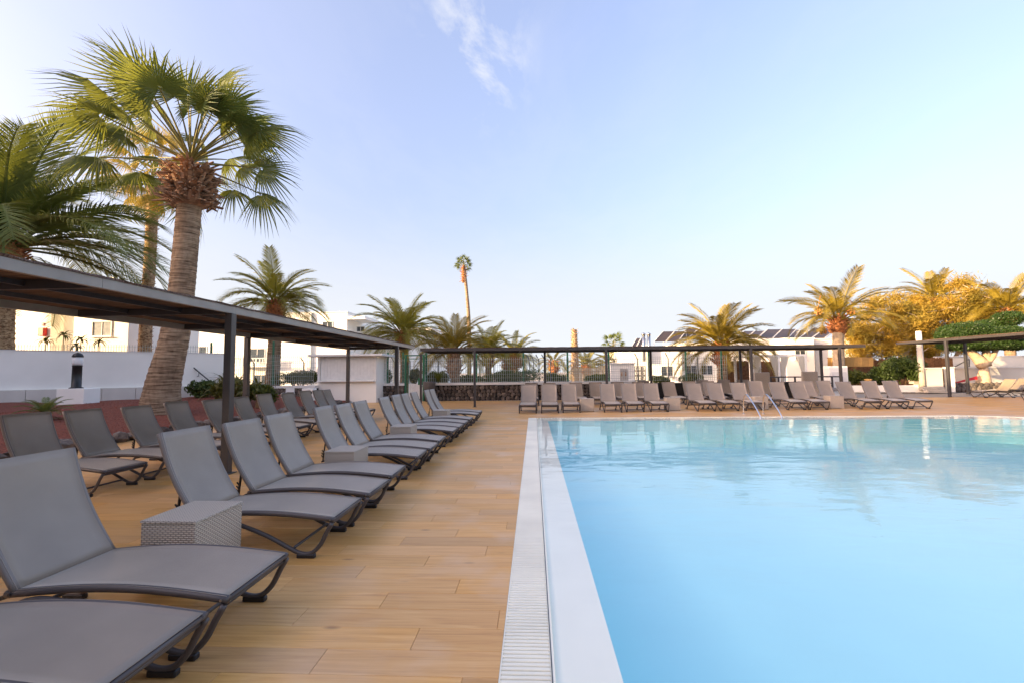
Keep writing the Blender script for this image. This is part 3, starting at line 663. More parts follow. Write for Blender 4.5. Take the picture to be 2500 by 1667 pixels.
# ------------------------------------------------------------------ vegetation
def frond_mesh(seed, bend, npair=66, lf=.225, wide=1.0):     # feather frond of unit length along +x
    r_ = random.Random(seed); V, Fq = [], []; ns = 14; P = []; T = []
    x = z = 0.0
    for i in range(ns+1):
        s_ = i/ns; th = -bend*s_**1.4; P.append((x, z)); T.append(th); x += math.cos(th)/ns; z += math.sin(th)/ns
    def pt(s_):
        k = min(ns-1, int(s_*ns)); u = s_*ns-k
        return (P[k][0]*(1-u)+P[k+1][0]*u, P[k][1]*(1-u)+P[k+1][1]*u, T[k]*(1-u)+T[k+1]*u)
    for i in range(ns):                                       # rachis as a thin 3-sided strip
        w0, w1 = .013*(1-.8*i/ns), .013*(1-.8*(i+1)/ns); b_ = len(V)
        for (a, c), w_ in ((P[i], w0), (P[i+1], w1)): V += [(a, -w_, c), (a, w_, c), (a, 0, c-w_*1.2)]
        Fq += [(b_,b_+1,b_+4,b_+3),(b_+1,b_+2,b_+5,b_+4),(b_+2,b_,b_+3,b_+5)]
    for k in range(npair):
        s_ = .16+.84*k/npair; a, c, th = pt(s_); ln = lf*(.35+.65*math.sin(math.pi*min(1, .18+.80*(s_-.16)/.84))**.8)*(r_.uniform(.85,1.1))
        for sg in (-1, 1):
            fw_ = .75+.5*s_+r_.uniform(-.1,.1); vv = r_.uniform(.15,.55); dr = r_.uniform(.05,.30)
            d_ = Vector((fw_*math.cos(th)-vv*math.sin(th)*.6, sg*wide, fw_*math.sin(th)+vv*.6)).normalized()
            wv = Vector((math.cos(th), 0, math.sin(th)))*.0068; o_ = Vector((a, 0, c)); b_ = len(V)
            mid = o_+d_*ln*.55; tip = o_+d_*ln+Vector((0,0,-dr*ln)); tw = Vector((0,0,.003))
            V += [tuple(o_-wv*.6), tuple(o_+wv*.6), tuple(mid+wv+tw), tuple(mid-wv-tw), tuple(tip)]
            Fq += [(b_,b_+1,b_+2,b_+3),(b_+3,b_+2,b_+4,b_+4)]
    mb = MB(); mb.v = V; mb.f = [q if len(set(q)) == 4 else q[:3] for q in Fq]
    return mb.mesh('frond')
FR = [frond_mesh(1, R(38)), frond_mesh(2, R(62)), frond_mesh(3, R(88)), frond_mesh(4, R(118)), frond_mesh(5, R(75), 52, .17)]
FRM = {}
def frond_me(k, mname):
    if (k, mname) not in FRM:
        me = FR[k].copy(); me.materials.clear(); me.materials.append(M[mname]); FRM[(k, mname)] = me
    return FRM[(k, mname)]
def fan_mesh(seed, pet=1.15, rad=1.0, nseg=34, droop=.35):   # fan leaf on its stalk along +x
    r_ = random.Random(seed); mb = MB()
    mb.tube([(pet*u, 0, -.10*pet*u*u) for u in np.linspace(0, 1, 7)], [.035*(1-.6*u) for u in np.linspace(0, 1, 7)], 5)
    ox, oz = pet, -.10*pet; lf = MB()
    for k in range(nseg):
        a = R(-128)+R(256)*k/(nseg-1); da = R(256)/nseg*.52; L = rad*(.80+.28*math.cos(a*.75))*r_.uniform(.9,1.06); jit = r_.uniform(-.05,.05)
        def q(rr, an, up_):
            # droop increases outwards, the sides of the fan fold down
            return (ox+rr*math.cos(an), rr*math.sin(an), oz+up_ - droop*rr*rr*.9 - .42*rr*abs(math.sin(an)))
        s0, s1 = .06, .42*L; td = r_.uniform(.05,.36); tj = r_.uniform(-.13,.13)
        c0, c1 = q(s0, a, .004), q(s1, a+jit*.4, .028); l1, r1 = q(s1, a-da*.95, 0), q(s1, a+da*.95, 0)
        l0, r0 = q(s0, a-da, 0), q(s0, a+da, 0)
        l2, r2, c2 = q(.74*L, a-da*.30+tj*.5, -td*.30), q(.74*L, a+da*.30+tj*.5, -td*.30), q(.74*L, a+tj*.5, -td*.30+.008)
        tip = q(L, a+tj, -td)
        lf.add([l0,c0,r0,l1,c1,r1,l2,c2,r2,tip], [(0,3,4,1),(1,4,5,2),(3,6,7,4),(4,7,8,5),(6,9,7),(7,9,8)])
    return mb, lf
FAN = []
for sd_, dr, pt_ in ((1,.22,1.75),(2,.34,1.8),(3,.42,1.75),(4,.55,1.6)):
    p_, l_ = fan_mesh(sd_, pt_, .98, 38, dr); me = bpy.data.meshes.new('fan_frond')
    nv = len(p_.v); me.from_pydata(p_.v+l_.v, [], p_.f+[tuple(i+nv for i in f) for f in l_.f]); me.update()
    me.materials.append(M['petiole']); me.materials.append(M['fan_leaf'])
    for i, pl in enumerate(me.polygons): pl.material_index = 0 if i < len(p_.f) else 1
    FAN.append(me)
def trunk_tube(path, radii, seed, rings=0, n=14, jit=.06):
    r_ = random.Random(seed); pts = catmull(path, 6); m_ = len(pts); k = len(radii)-1; rs_ = []
    P2, R2 = [], []; tot = rings or m_*2
    for i in range(tot+1):
        u = i/tot; a = u*(m_-1); j = min(m_-2, int(a)); P2.append(pts[j].lerp(pts[j+1], a-j))
        c_ = u*k; jj = min(k-1, int(c_)); r0 = radii[jj]*(1-(c_-jj))+radii[jj+1]*(c_-jj)
        R2.append(r0*(1+(jit*.5 if i % 2 else -jit*.5)+r_.uniform(-jit,jit)*.35))
    mb = MB(); mb.tube(P2, R2, n); return mb
def stubs(mb, c, r0, r1, z0, z1, n, ln, seed, up=.5, rag=0.0):        # old leaf bases: small wedges pointing up and out
    r_ = random.Random(seed)
    for i in range(n):
        u = (i+.5)/n; a = i*2.399+r_.uniform(-1,1)*rag*.5; z = z0+(z1-z0)*u+r_.uniform(-1,1)*rag*.12; rr = (r0+(r1-r0)*u)*(1+r_.uniform(-.10,.12)*rag)
        o_ = Vector((c[0]+rr*.88*math.cos(a), c[1]+rr*.88*math.sin(a), z)); d_ = Vector((math.cos(a), math.sin(a), up*r_.uniform(.5-rag*1.6,1.6+rag))).normalized()
        w_ = Vector((-math.sin(a), math.cos(a), 0))*ln*.28*r_.uniform(.7,1.2); l_ = ln*r_.uniform(.6-.2*rag,1.3+.5*rag)
        nn = d_.cross(w_).normalized()*ln*.13; tip = o_+d_*l_
        mb.add([o_-w_, o_+w_, o_+nn*2, tip-w_*.45, tip+w_*.45, tip+nn], [(0,1,4,3),(1,2,5,4),(2,0,3,5),(3,4,5)])
def feather_palm(base, top, r_tr, L, n, label, seed, fm='frond_green', emin=-25, emax=76, stub=('stub_orange', .30, .9), spread=1.0, group=None, trunk_mat='trunk_grey'):
    r_ = random.Random(seed); base, top = Vector(base), Vector(top); t = thing('feather_palm', base, label, 'palm tree', group)
    H = top-base
    mid = H*.5+Vector((r_.uniform(-.1,.1), r_.uniform(-.1,.1), 0))
    trunk_tube([(0,0,-.2), tuple(mid), tuple(H)], [r_tr*1.25, r_tr*1.0, r_tr*.95, r_tr*1.0], seed, rings=max(16, int(H.length*9)), n=12).build('trunk', trunk_mat, t, True)
    sb = MB(); br = r_tr*1.45; hh = stub[2]
    sb.lathe([(r_tr*.9, -hh), (br, -hh*.6), (br*.98, -hh*.2), (br*.55, .25), (.05, .45)], 12, tuple(H))
    stubs(sb, tuple(H), br, br*.8, H.z-hh*.85, H.z+.2, 70, stub[1], seed, .9); sb.build('crown_base', stub[0], t)
    for i in range(n):
        u = (i+.5)/n; e_ = emax-(emax-emin)*u**.75 + r_.uniform(-6,6); az = i*2.39996+r_.uniform(-.2,.2)
        k = 0 if e_ > 62 else 1 if e_ > 42 else (2 if e_ > 12 else (4 if e_ > -8 else 1))
        if r_.random() < .2: k = min(4, k+1)
        sc_ = L*(1.0 if e_ < 70 else .86)*r_.uniform(.86,1.08); rr = br*.5*math.cos(R(max(e_,0)))
        o = put('frond', frond_me(k, fm), None, t, (H.x+rr*math.cos(az), H.y+rr*math.sin(az), H.z+.05+.25*max(0, e_)/84), (r_.uniform(-.4,.4), -R(e_), az)); o.scale = (sc_, sc_*spread, sc_)
    return t
FANG = []
for me in FAN: g_ = me.copy(); g_.materials[1] = M['fan_gold']; FANG.append(g_)
def fan_palm(base, path, radii, S, n, label, seed, skirt=None, emin=-30, trunk_mat='trunk_grey', clear=None, gold=False):
    r_ = random.Random(seed); base = Vector(base); t = thing('fan_palm', base, label, 'palm tree')
    top = Vector(path[-1]); trunk_tube(path, radii, seed, rings=int(top.length*11), n=18, jit=.03).build('trunk', trunk_mat, t, True)
    if skirt:
        z0, r0, r1, ns_, ln, mn = skirt; sb = MB(); sb.lathe([(radii[-1]*.9, z0-.02), (r0*.88, z0+.10), (r1*.9, top.z-.1), (.1, top.z+.25)], 16, (top.x, top.y, 0))
        stubs(sb, (top.x, top.y, 0), r0, r1, z0, top.z+.05, ns_, ln, seed, .45, 1.0); tag(sb.build('leaf_base_skirt', mn, t), kind='stuff')
    for i in range(n):
        u = (i+.5)/n; e_ = 80-(80-emin)*u**.85+r_.uniform(-7,7); az = i*2.39996+r_.uniform(-.25,.25)
        if clear is not None and e_ < 24 and math.cos(az-clear) > .55: e_ = 30+(24-e_)*.4
        k = 0 if e_ > 50 else 1 if e_ > 20 else (2 if e_ > -8 else 3)
        o = put('frond', (FANG if gold else FAN)[k], None, t, (top.x, top.y, top.z+.15+.3*max(0,e_)/80), (r_.uniform(-.9,.9), -R(e_), az)); s2 = S*r_.uniform(.82,1.1); o.scale = (s2, s2, s2)
    return t
def leaf_cloud(blobs, n, size, seed, shell=.55, thin=.45, up=.3, jit=.10):   # blobs: (center, radii)
    rs = np.random.RandomState(seed); vol = np.array([b[1][0]*b[1][1]*b[1][2] for b in blobs])**.67; ks = rs.choice(len(blobs), n, p=vol/vol.sum())
    C = np.array([b[0] for b in blobs], float)[ks]; Rd = np.array([b[1] for b in blobs], float)[ks]
    d_ = rs.normal(size=(n,3)); d_ /= np.linalg.norm(d_, axis=1)[:,None]; rad = (shell+(1-shell)*rs.rand(n))*(1+jit*rs.normal(size=n))
    P = C+d_*Rd*rad[:,None]
    a = rs.normal(size=(n,3)); a += d_*.5; a[:,2] += up; a /= np.linalg.norm(a, axis=1)[:,None]
    b = np.cross(a, rs.normal(size=(n,3))); b /= np.linalg.norm(b, axis=1)[:,None]+1e-6
    s_ = size*(.6+.8*rs.rand(n))[:,None]
    V = np.stack([P-a*s_*.5, P+b*s_*thin*.5, P+a*s_*.5, P-b*s_*thin*.5], 1).reshape(-1,3)
    return np_mesh('foliage', V, np.arange(4*n).reshape(-1,4))
# tall fan palm rising from the red gravel
def rel(px, py, Y, b): return tuple(at(px, py, Y)-Vector(b))
b0 = at(392, 984, 14.0); b0.z = .45
pa = [(0,0,-.3), rel(398,940,14,b0), rel(425,830,14,b0), rel(442,720,14,b0), rel(452,620,14,b0), rel(462,505,14,b0), rel(466,415,14,b0)]
fan_palm(b0, pa, [.62,.50,.42,.38,.36,.35,.35,.34], 1.22, 38, 'tall thick fan palm with a brown leaf-base collar growing from the red gravel', 5,
         skirt=(pa[5][2]-.02, .60, .48, 420, .28, 'stub_brown'), emin=-6, clear=R(-49))
b1 = at(352, 870, 26); b1.z = .4
pa = [(0,0,-.3), rel(358,760,26,b1), rel(368,600,26,b1), rel(372,480,26,b1), rel(374,440,26,b1)]
t = fan_palm(b1, pa, [.38,.31,.30,.30,.32], 1.1, 34, 'slender rough-barked fan palm with leaves coloured sunlit gold behind the white wall', 8, skirt=None, emin=-60, trunk_mat='trunk_rough', gold=True)
sb = MB(); r0 = random.Random(2)
for k in range(44):
    u = k/43; p = Vector(pa[0]).lerp(Vector(pa[2]), u/.6) if u < .6 else Vector(pa[2]).lerp(Vector(pa[4]), (u-.6)/.4)
    stubs(sb, (p.x, p.y, 0), .33, .33, p.z, p.z+.2, 9, .14, k, .9)
tag(sb.build('bark_scales', 'trunk_rough', t), kind='stuff')
b2 = at(1146, 925, 60); b2.z = 0
fan_palm(b2, [(0,0,0), rel(1145,800,60,b2), rel(1140,720,60,b2), rel(1132,652,60,b2)], [.30,.26,.20,.24], .50, 34, 'very tall thin fan palm with a small tuft rising above the others', 12, skirt=(rel(1134,690,60,b2)[2], .30, .28, 60, .25, 'stub_orange'), emin=-10)
b3 = at(1499, 915, 55); b3.z = 0
fan_palm(b3, [(0,0,0), rel(1499,845,55,b3)], [.3,.26], .55, 26, 'small bright fan palm just above the far canopy', 13, emin=-15)
# feather palms: (base px, top px, depth, trunk radius, frond length, fronds, ...)
def fp(xb, xt, yt, Y, r_, L, n, label, seed, **k):
    b = at(xb, 930, Y); b.z = 0; top = at(xt, yt, Y); return feather_palm(b, top, r_, L, n, label, seed, **k)
fp(2, 12, 605, 19.5, .45, 7.2, 62, 'large feather palm leaning in behind the white wall and shade roof', 21, emin=4, emax=88, fm='frond_deep', stub=('stub_orange', .45, 1.2), trunk_mat='trunk_rough')
fp(662, 674, 745, 27, .38, 3.3, 46, 'feather palm with orange crown base standing above the middle of the shade roof', 22, emin=-8, fm='frond_olive')
fp(985, 984, 820, 30, .30, 3.4, 50, 'broad feather palm rising behind the open end of the shade roof', 23, emin=-14, fm='frond_olive')
fp(1110, 1108, 862, 27.5, .30, 2.8, 44, 'feather palm with a fat pineapple-shaped trunk top behind the wire fence', 24, emin=-6, stub=('stub_brown', .3, 1.5), fm='frond_gold')
fp(1193, 1192, 868, 34, .24, 3.0, 40, 'feather palm with a narrow trunk behind the far canopy, beside the tall thin palm', 25, emin=-10, fm='frond_olive')
fp(1257, 1256, 872, 38, .3, 2.5, 40, 'low feather palm beside the orange flowering shrub behind the fence', 26, emin=-16, fm='frond_olive')
fp(1352, 1352, 888, 46, .35, 1.9, 30, 'small distant feather palm seen below the far canopy', 27, emin=-12)
fp(1432, 1432, 896, 50, .4, 2.6, 34, 'distant feather palm crown beside the bare palm stump', 28, emin=-10)
fp(1485, 1488, 893, 52, .3, 2.6, 26, 'distant low feather palm beside the small white hut', 29, emin=-5)
fp(1762, 1761, 848, 30, .30, 3.4, 54, 'golden feather palm with shaggy orange collar behind the far canopy', 30, emin=-12, stub=('stub_orange', .4, 1.3), fm='frond_gold')
fp(2050, 2046, 785, 33, .36, 3.7, 30, 'date palm with hanging orange fruit beside the golden tree', 31, emin=5, stub=('stub_orange', .4, 1.0), fm='frond_gold', trunk_mat='pale_bark')
fp(2285, 2282, 735, 45, .35, 3.6, 36, 'feather palm poking out of the top of the golden tree', 32, emin=5, fm='frond_gold')
fp(2470, 2462, 762, 38, .35, 3.6, 40, 'feather palm at the right of the golden tree with long level fronds', 33, emin=-15, fm='frond_gold')
# bare palm stump
b = at(1404, 915, 48); b.z = 0; tp_ = at(1402, 805, 48)-b
t = thing('palm_stump', b, 'bare brown headless palm stump standing behind the canopy', 'tree stump')
trunk_tube([(0,0,0), (tp_.x*.5,0,tp_.z*.5), tuple(tp_)], [.42,.38,.33,.26], 3, 40, 12, .1).build('trunk', 'trunk_rough', t)
sb = MB(); stubs(sb, (0,0,0), .38, .28, .8, tp_.z, 160, .22, 5, 1.0); tag(sb.build('bark_scales', 'stub_brown', t), kind='stuff')
# date bunches on the date palm
for i, (px, py) in enumerate(((2008, 806), (2078, 762), (1998, 760))):
    c = at(px, py, 32.2); mb = MB(); r_ = random.Random(i)
    for k in range(60):
        d_ = Vector((r_.gauss(0,1), r_.gauss(0,1), r_.gauss(0,1.3))).normalized()*r_.uniform(.1,.30); mb.box((d_.x, d_.y, d_.z), (.08,.08,.10), r_.random()*3)
    mb.tube([(0,0,.2),(.1,0,.7),(.35 if px < 2046 else -.35,.2,1.2)], .025, 5)
    tag(mb.build('date_bunch', 'orange_bloom', None, False, c), ['large round orange date bunch dangling below the date palm crown', 'orange date bunch on the golden-tree side of the date palm', 'small orange date bunch among the date palm fronds'][i], 'fruit', 'date bunches on the palm')
# golden feathery trees
def tree(px, py, Y, blobs, n, size, leaf, label, seed, trunk_pts, name='tamarisk_tree', thin=.13, bark='pale_bark', shell=.15, tr=.22, twigs=0):
    b = at(px, py, Y); b.z = 0; t = thing(name, b, label, 'tree')
    bl = [(tuple(at(x, y, Y+dy)-b), (rx, ry, rz)) for x, y, dy, rx, ry, rz in blobs]
    put('crown', leaf_cloud(bl, n, size, seed, shell, thin, .3, .10 if shell > .6 else .24), leaf, t)
    for k, pts in enumerate(trunk_pts):
        P = [at(x, y, Y+d_)-b for x, y, d_ in pts]; m_ = len(P); mb = MB(); cp = catmull(P, 5); mb.tube(cp, [tr*(1-.15*k)*(1.1-.75*i/(len(cp)-1)) for i in range(len(cp))], 9); mb.build('trunk' if k == 0 else 'limb', bark, t, True)
    if twigs:
        r_ = random.Random(seed); mb = MB()
        for k in range(twigs):
            c, rd = r_.choice(bl); p = Vector(c); d_ = Vector((r_.gauss(0,1), r_.gauss(0,1), r_.gauss(.3,.8))).normalized(); q = p+Vector((d_.x*rd[0], d_.y*rd[1], d_.z*rd[2]))*1.05
            mb.tube([p, p.lerp(q,.6)+Vector((0,0,.15)), p.lerp(q,1.25)], [.06,.04,.015], 4)
        mb.build('twigs', bark, t)
    return t
r_ = random.Random(77)
def clumps(x0, x1, y0, y1, n, rad, dy=1.5):
    o = []
    for k in range(n):
        for _ in range(50):
            u, v = r_.random(), r_.random()
            if ((u-.5)/.5)**2+((v-.62)/.62)**2 < 1: break
        q = rad*r_.uniform(.6,1.2); o.append((x0+(x1-x0)*u, y0+(y1-y0)*v, r_.uniform(-dy,dy), q*1.2, q*1.1, q*.8))
    return o
tree(2215, 930, 40, clumps(2078, 2300, 720, 885, 60, .95), 46000, .36, 'tamarisk', 'golden feathery tree beside the date palm with drooping bare twigs', 41, [[(2215,930,0),(2205,860,0),(2190,790,0)],[(2210,880,0),(2160,820,-.5)],[(2208,870,0),(2250,790,.3)]], twigs=60)
tree(2330, 930, 40.5, clumps(2225, 2415, 688, 850, 54, .95), 44000, .36, 'tamarisk', 'golden feathery tree behind the right canopy posts', 42, [[(2312,950,0),(2290,890,0),(2285,800,0)],[(2302,920,0),(2345,850,0),(2370,790,0)]], twigs=60)
tree(2440, 930, 41, clumps(2370, 2490, 712, 830, 24, .7), 15000, .36, 'tamarisk', 'thin golden feathery tree behind the pruned crown', 43, [[(2430,940,0),(2428,860,0),(2425,770,0)]], twigs=50)
# ficus clipped into clouds
Y = 30.8
tree(2402, 935, Y, [(2358,811,0,1.35,1.3,.60),(2320,822,-.2,.6,.9,.5),(2462,779,.2,.78,.7,.48),(2450,814,-.9,1.35,1.1,.40),(2400,842,.2,2.1,1.6,.36),(2412,797,.7,.8,.8,.42),(2480,838,0,.9,1.0,.42),(2345,842,.1,1.1,1.1,.36)],
     70000, .085, 'ficus_leaf', 'pale-trunked tree clipped into dense green cloud shapes', 44,
     [[(2402,948,0),(2402,915,0),(2404,885,0)],[(2402,890,0),(2380,868,0),(2352,842,0)],[(2405,890,0),(2408,860,.1),(2400,835,.2)],[(2404,888,0),(2424,868,-.1),(2437,845,-.2)]], name='clipped_tree', thin=.6, shell=.86, tr=.42)
def shrub(px, py, Y, w, h, n, label, seed, leaf='shrub_leaf', size=.14, z0=0.0, name='shrub', cat='shrub', nb=9, shell=.5, d=None):
    b = at(px, py, Y); b.z = z0; t = thing(name, b, label, cat); r_ = random.Random(seed); bl = []; d = d or w*.6
    for k in range(nb):
        u = r_.uniform(-1,1); bl.append(((u*w*.38, r_.uniform(-.3,.3)*d, h*r_.uniform(.42,.68)), (w*.20, d*.35, h*.36)))
    put('foliage', leaf_cloud(bl, n, size, seed, shell, .5), leaf, t)
    mb = MB()
    for k in range(6): a = r_.uniform(-.3,.3)*w; mb.tube([(a*.4,0,-.1),(a*.7,r_.uniform(-.1,.1),h*.3),(a,0,h*.6)], [.03,.025,.012], 5)
    mb.build('stems', 'branch', t); return t
shrub(2200, 936, 30.0, 2.6, 1.9, 9000, 'dark dense shrub beside the concrete pole', 51, z0=.3)
shrub(2150, 936, 30.5, 1.7, 1.3, 4000, 'lower green shrub beside the dark dense shrub', 52, z0=.3)
shrub(2085, 938, 30.2, 1.4, 1.15, 3500, 'small yellow-green shrub by the terracotta pot', 53, 'hedge_leaf', z0=.3)
for i, (x0, x1, y0, y1, Y, lb) in enumerate([
    (918,948,907,936,27,'rounded clipped hedge between the white kiosk and green gate'), (1004,1022,905,936,27,'clipped hedge seen through the green gate'),
    (1046,1088,910,936,27.5,'yellow-green bush behind the tall grey planter'), (1118,1190,918,938,29,'low green hedge behind the fence near the fat-trunked palm'),
    (1205,1322,908,938,31,'wide sage green hedge behind the wire fence'), (1333,1384,913,935,34,'flat-topped clipped hedge left of the slatted screen'),
    (1431,1477,916,934,33,'flat-topped clipped hedge in front of the white hut'), (1596,1628,918,932,33,'small rounded hedge before the white solar buildings'),
    (1666,1708,914,932,33,'rounded hedge by the golden feather palm'), (682,774,908,938,27,'long mounded hedge left of the white kiosk')]):
    w = (x1-x0)*Y/F_PX; h = (y1-y0)*Y/F_PX; c = at((x0+x1)/2, y1, Y)
    shrub((x0+x1)/2, y1, Y, w*1.15, h*1.35, int(2500+900*w), lb, 60+i, 'hedge_leaf' if i != 4 else 'shrub_leaf', .11, c.z-.1, 'hedge', 'hedge', 12, .7, 1.6)
shrub(1243, 905, 33, 2.0, 1.2, 3000, 'orange flowering bush below the low feather palm', 75, 'orange_bloom', .13, at(1243,908,33).z, 'flowering_bush', 'bush')
# succulents and rosette plants near the left garden
def rosette(px, py, Y, n, ln, wd, e0, e1, label, seed, leaf, z=None, cat='plant', name='rosette_plant', stem=0.0):
    b = at(px, py, Y); b.z = z if z is not None else bed_z(b.x, b.y); t = thing(name, b, label, cat); r_ = random.Random(seed)
    if stem: mb = MB(); mb.tube([(0,0,-.1),(.02,0,stem*.5),(0,0,stem)], [.05,.04,.04] if name != 'frangipani' else [.03,.022,.02], 7); mb.build('stem', 'trunk_grey' if name != 'frangipani' else 'pale_bark', t)
    for k in range(n):
        a = k*2.4+r_.uniform(-.3,.3); e_ = R(e0+(e1-e0)*k/max(1,n-1)+r_.uniform(-8,8)); l_ = ln*r_.uniform(.7,1.1); mb = MB(); V = []
        for i in range(6):
            u = i/5; rr = l_*u; el = e_-R(35)*u*u; w_ = wd*math.sin(math.pi*(.18+.82*u))*(1-u*.3)
            x, z_ = rr*math.cos(el), rr*math.sin(el); V += [(x, -w_, z_+.25*w_), (x, 0, z_), (x, w_, z_+.25*w_)]
        mb.add(V, [q for i in range(5) for q in ((i*3,i*3+3,i*3+4,i*3+1),(i*3+1,i*3+4,i*3+5,i*3+2))]); mb.build('leaf', leaf, t, True, (0,0,stem), (0,0,a))
    return t
shrub(572, 975, 18.2, 1.9, 1.0, 2600, 'leafy yellow-green bush between the pergola posts and the stair wall', 131, 'succulent', .17, .35)
shrub(622, 972, 17.6, 1.5, .8, 2000, 'low spreading bush in front of the low lava wall', 132, 'hedge_leaf', .15, .3)
shrub(500, 968, 19.2, 1.3, .9, 1800, 'small bush at the foot of the sloping black handrail', 133, 'shrub_leaf', .15, .4)
cy_b = at(110, 1000, 11.0); cy_b.z = bed_z(cy_b.x, cy_b.y)
t = thing('cycad', cy_b, 'small cycad with stiff dark green feather leaves in the red gravel', 'plant')
for k in range(16):
    o = put('leaf', frond_me(1, 'fan_leaf'), None, t, (0,0,.12), (0, -R(70-3.6*k), k*2.4)); o.scale = (.62,.62,.62)
mb = MB(); mb.lathe([(.10,-.05),(.12,.08),(.06,.18)], 10); mb.build('trunk', 'stub_brown', t)
for i, (px, py, Y, lb_) in enumerate([(70,1005,10.6,'flat spread of drying yellow leaves between the cycad and the loungers'),(165,1003,11.4,'flat spread of drying yellow leaves between the cycad and the lamp plinth')]):
    rosette(px, py, Y, 9, .75, .045, 14, 4, lb_, 80+i, 'succulent')
for i, (px, py, Y, n_, l_, lb) in enumerate([(525,975,18.0,22,.85,'rosette succulent right of the fan palm trunk'),(560,965,18.6,24,.9,'green rosette succulent behind the front pergola post'),(600,972,17.5,22,.8,'rosette succulent between the two pergola posts'),
        (548,940,20.5,20,1.0,'tall leafy succulent against the white stair wall'),(628,955,19,22,.85,'yellow-tipped succulent by the low stone wall'),(580,945,20,20,.9,'leafy succulent behind the rosettes')]):
    p = at(px, py, Y); rosette(px, py, Y, n_, l_, .05, 70, 5, lb, 90+i, 'succulent', p.z, stem=.15)
FRL = ['leafy frangipani tuft right below the red fire cabinet', 'leafy frangipani tuft before the tan door recess', 'low frangipani tuft just over the wall above the bollard lamp', 'frangipani tuft between the bollard lamp and the apartment window', 'frangipani tuft below the apartment window']
for i, (px, py) in enumerate(((112,832),(155,818),(186,845),(198,828),(242,835))):
    p = at(px, py, 22); rosette(px, py, 22, 16, .5, .055, 55, -20, FRL[i], 100+i, 'hedge_leaf', 1.6, 'plant', 'frangipani', p.z-1.6)
for o in bpy.data.objects:
    if o.name.startswith('frangipani') and not o.parent: o['group'] = 'frangipani tufts above the wall'
# ------------------------------------------------------------------ walls and fences
# white garden wall at the left, receding to the right
Wa, Wb = Vector((-24.0, 12.1)), Vector((-14.7, 21.0)); wd = (Wb-Wa).normalized(); wl = (Wb-Wa).length; wrz = math.atan2(wd.y, wd.x)
t = thing('garden_wall', (Wa.x, Wa.y, .3), 'long white rendered garden wall behind the bollard lamp and fan palm', 'wall', None, wrz)
mb = MB(); mb.box((wl/2, .12, 1.1), (wl, .22, 2.2)); mb.build('upper_wall', 'white_wall', t)
nb = 12
for k in range(nb):
    mb = MB(); mb.bevbox(((k+.5)*wl/nb, -.08, .36), (wl/nb-.012, .17, .72), .006); mb.build('base_block', 'wall_base', t)
mb = MB(); mb.box((wl/2, .12, 2.215), (wl+.02, .26, .03)); mb.build('coping', 'cap_white', t)
# numbers-like dark glyph marks at the wall's left end, partly out of frame
p = at(2, 873, 16.55); mk = MB()
for i, z in enumerate((0, -.17, -.33)): mk.box((0,0,z), (.10,.02,.05))
tag(mk.build('wall_lettering', 'black_paint', None, False, tuple(at(-2, 864, 16.55)), (0,0,wrz)), 'dark lettering fragment on the white garden wall', 'lettering')
# bollard lamp on its plinth
lb = at(186, 947, 15.3); bz = lb.z
t = thing('bollard_plinth', (lb.x+.1, lb.y, .3), 'white square plinth below the bollard lamp', 'plinth'); mb = MB(); mb.bevbox((0,0,(bz-.3)/2), (1.0,.6,bz-.3), .012); mb.build('block', 'white_wall', t)
t = thing('bollard_lamp', (lb.x, lb.y, bz), 'black dome-topped bollard lamp with white glass on the white plinth', 'lamp')
mb = MB(); mb.lathe([(.20,0),(.20,.02),(.14,.05),(.135,.76),(.145,.77),(.145,.80)], 20); mb.build('column', 'black_paint', t, True)
mb = MB(); mb.lathe([(.125,.80),(.15,.86),(.15,1.06),(.13,1.09)], 20); mb.build('diffuser', 'lamp_glass', t, True)
mb = MB(); mb.lathe([(.16,1.09),(.16,1.12),(.13,1.19),(.07,1.235),(.01,1.25)], 20); mb.build('cap', 'black_paint', t, True)
# stair wall and handrail right of the palm
p0, p1 = at(460, 886, 20.2), at(521, 937, 20.2)
t = thing('stair_handrail', (p0.x, p0.y, p1.z), 'thin black handrail sloping down along the white wall', 'handrail')
mb = MB(); mb.tube([(0,0,p0.z-p1.z), (p1.x-p0.x,0,0)], .028, 8); mb.build('rail', 'black_paint', t)
for u in (.42, .9):
    x = (p1.x-p0.x)*u; z = (p0.z-p1.z)*(1-u); mb = MB(); mb.tube([(x,0,z),(x,0,z-.18),(x-.2,.12,z-.18)], .014, 6); mb.build('bracket', 'black_paint', t)
# rocks edging the bed, dark lava
rs_ = random.Random(6)
def rock_mesh(seed):
    r_ = random.Random(seed); V = []; n = 7
    for i, (rr, z) in enumerate(((.7,-.5),(1.0,-.1),(.85,.35),(.4,.55))):
        for k in range(n): a = 2*math.pi*k/n; q = rr*r_.uniform(.78,1.15); V.append((q*math.cos(a), q*math.sin(a), z*r_.uniform(.8,1.2)))
    F_ = [(i*n+k, i*n+(k+1)%n, i*n+n+(k+1)%n, i*n+n+k) for i in range(3) for k in range(n)]+[tuple(3*n+k for k in range(n))]
    mb = MB(); mb.add(V, F_); return mb.mesh('rock')
RK = [rock_mesh(k) for k in range(6)]
for me in RK: me.materials.append(M['lava_stone'])
edge = thing('bed_edging', (-9.45, 5, 0), 'row of black lava rocks edging the red gravel bed', 'edging')
y = 5.0
while y < 22:
    w = rs_.uniform(.16,.30); o = put('rock', rs_.choice(RK), None, edge, (rs_.uniform(-.06,.06), y-5+w, .09), (rs_.uniform(-.2,.2), rs_.uniform(-.2,.2), rs_.random()*6)); o.scale = (w*.8, w, rs_.uniform(.16,.26)); y += w*1.75
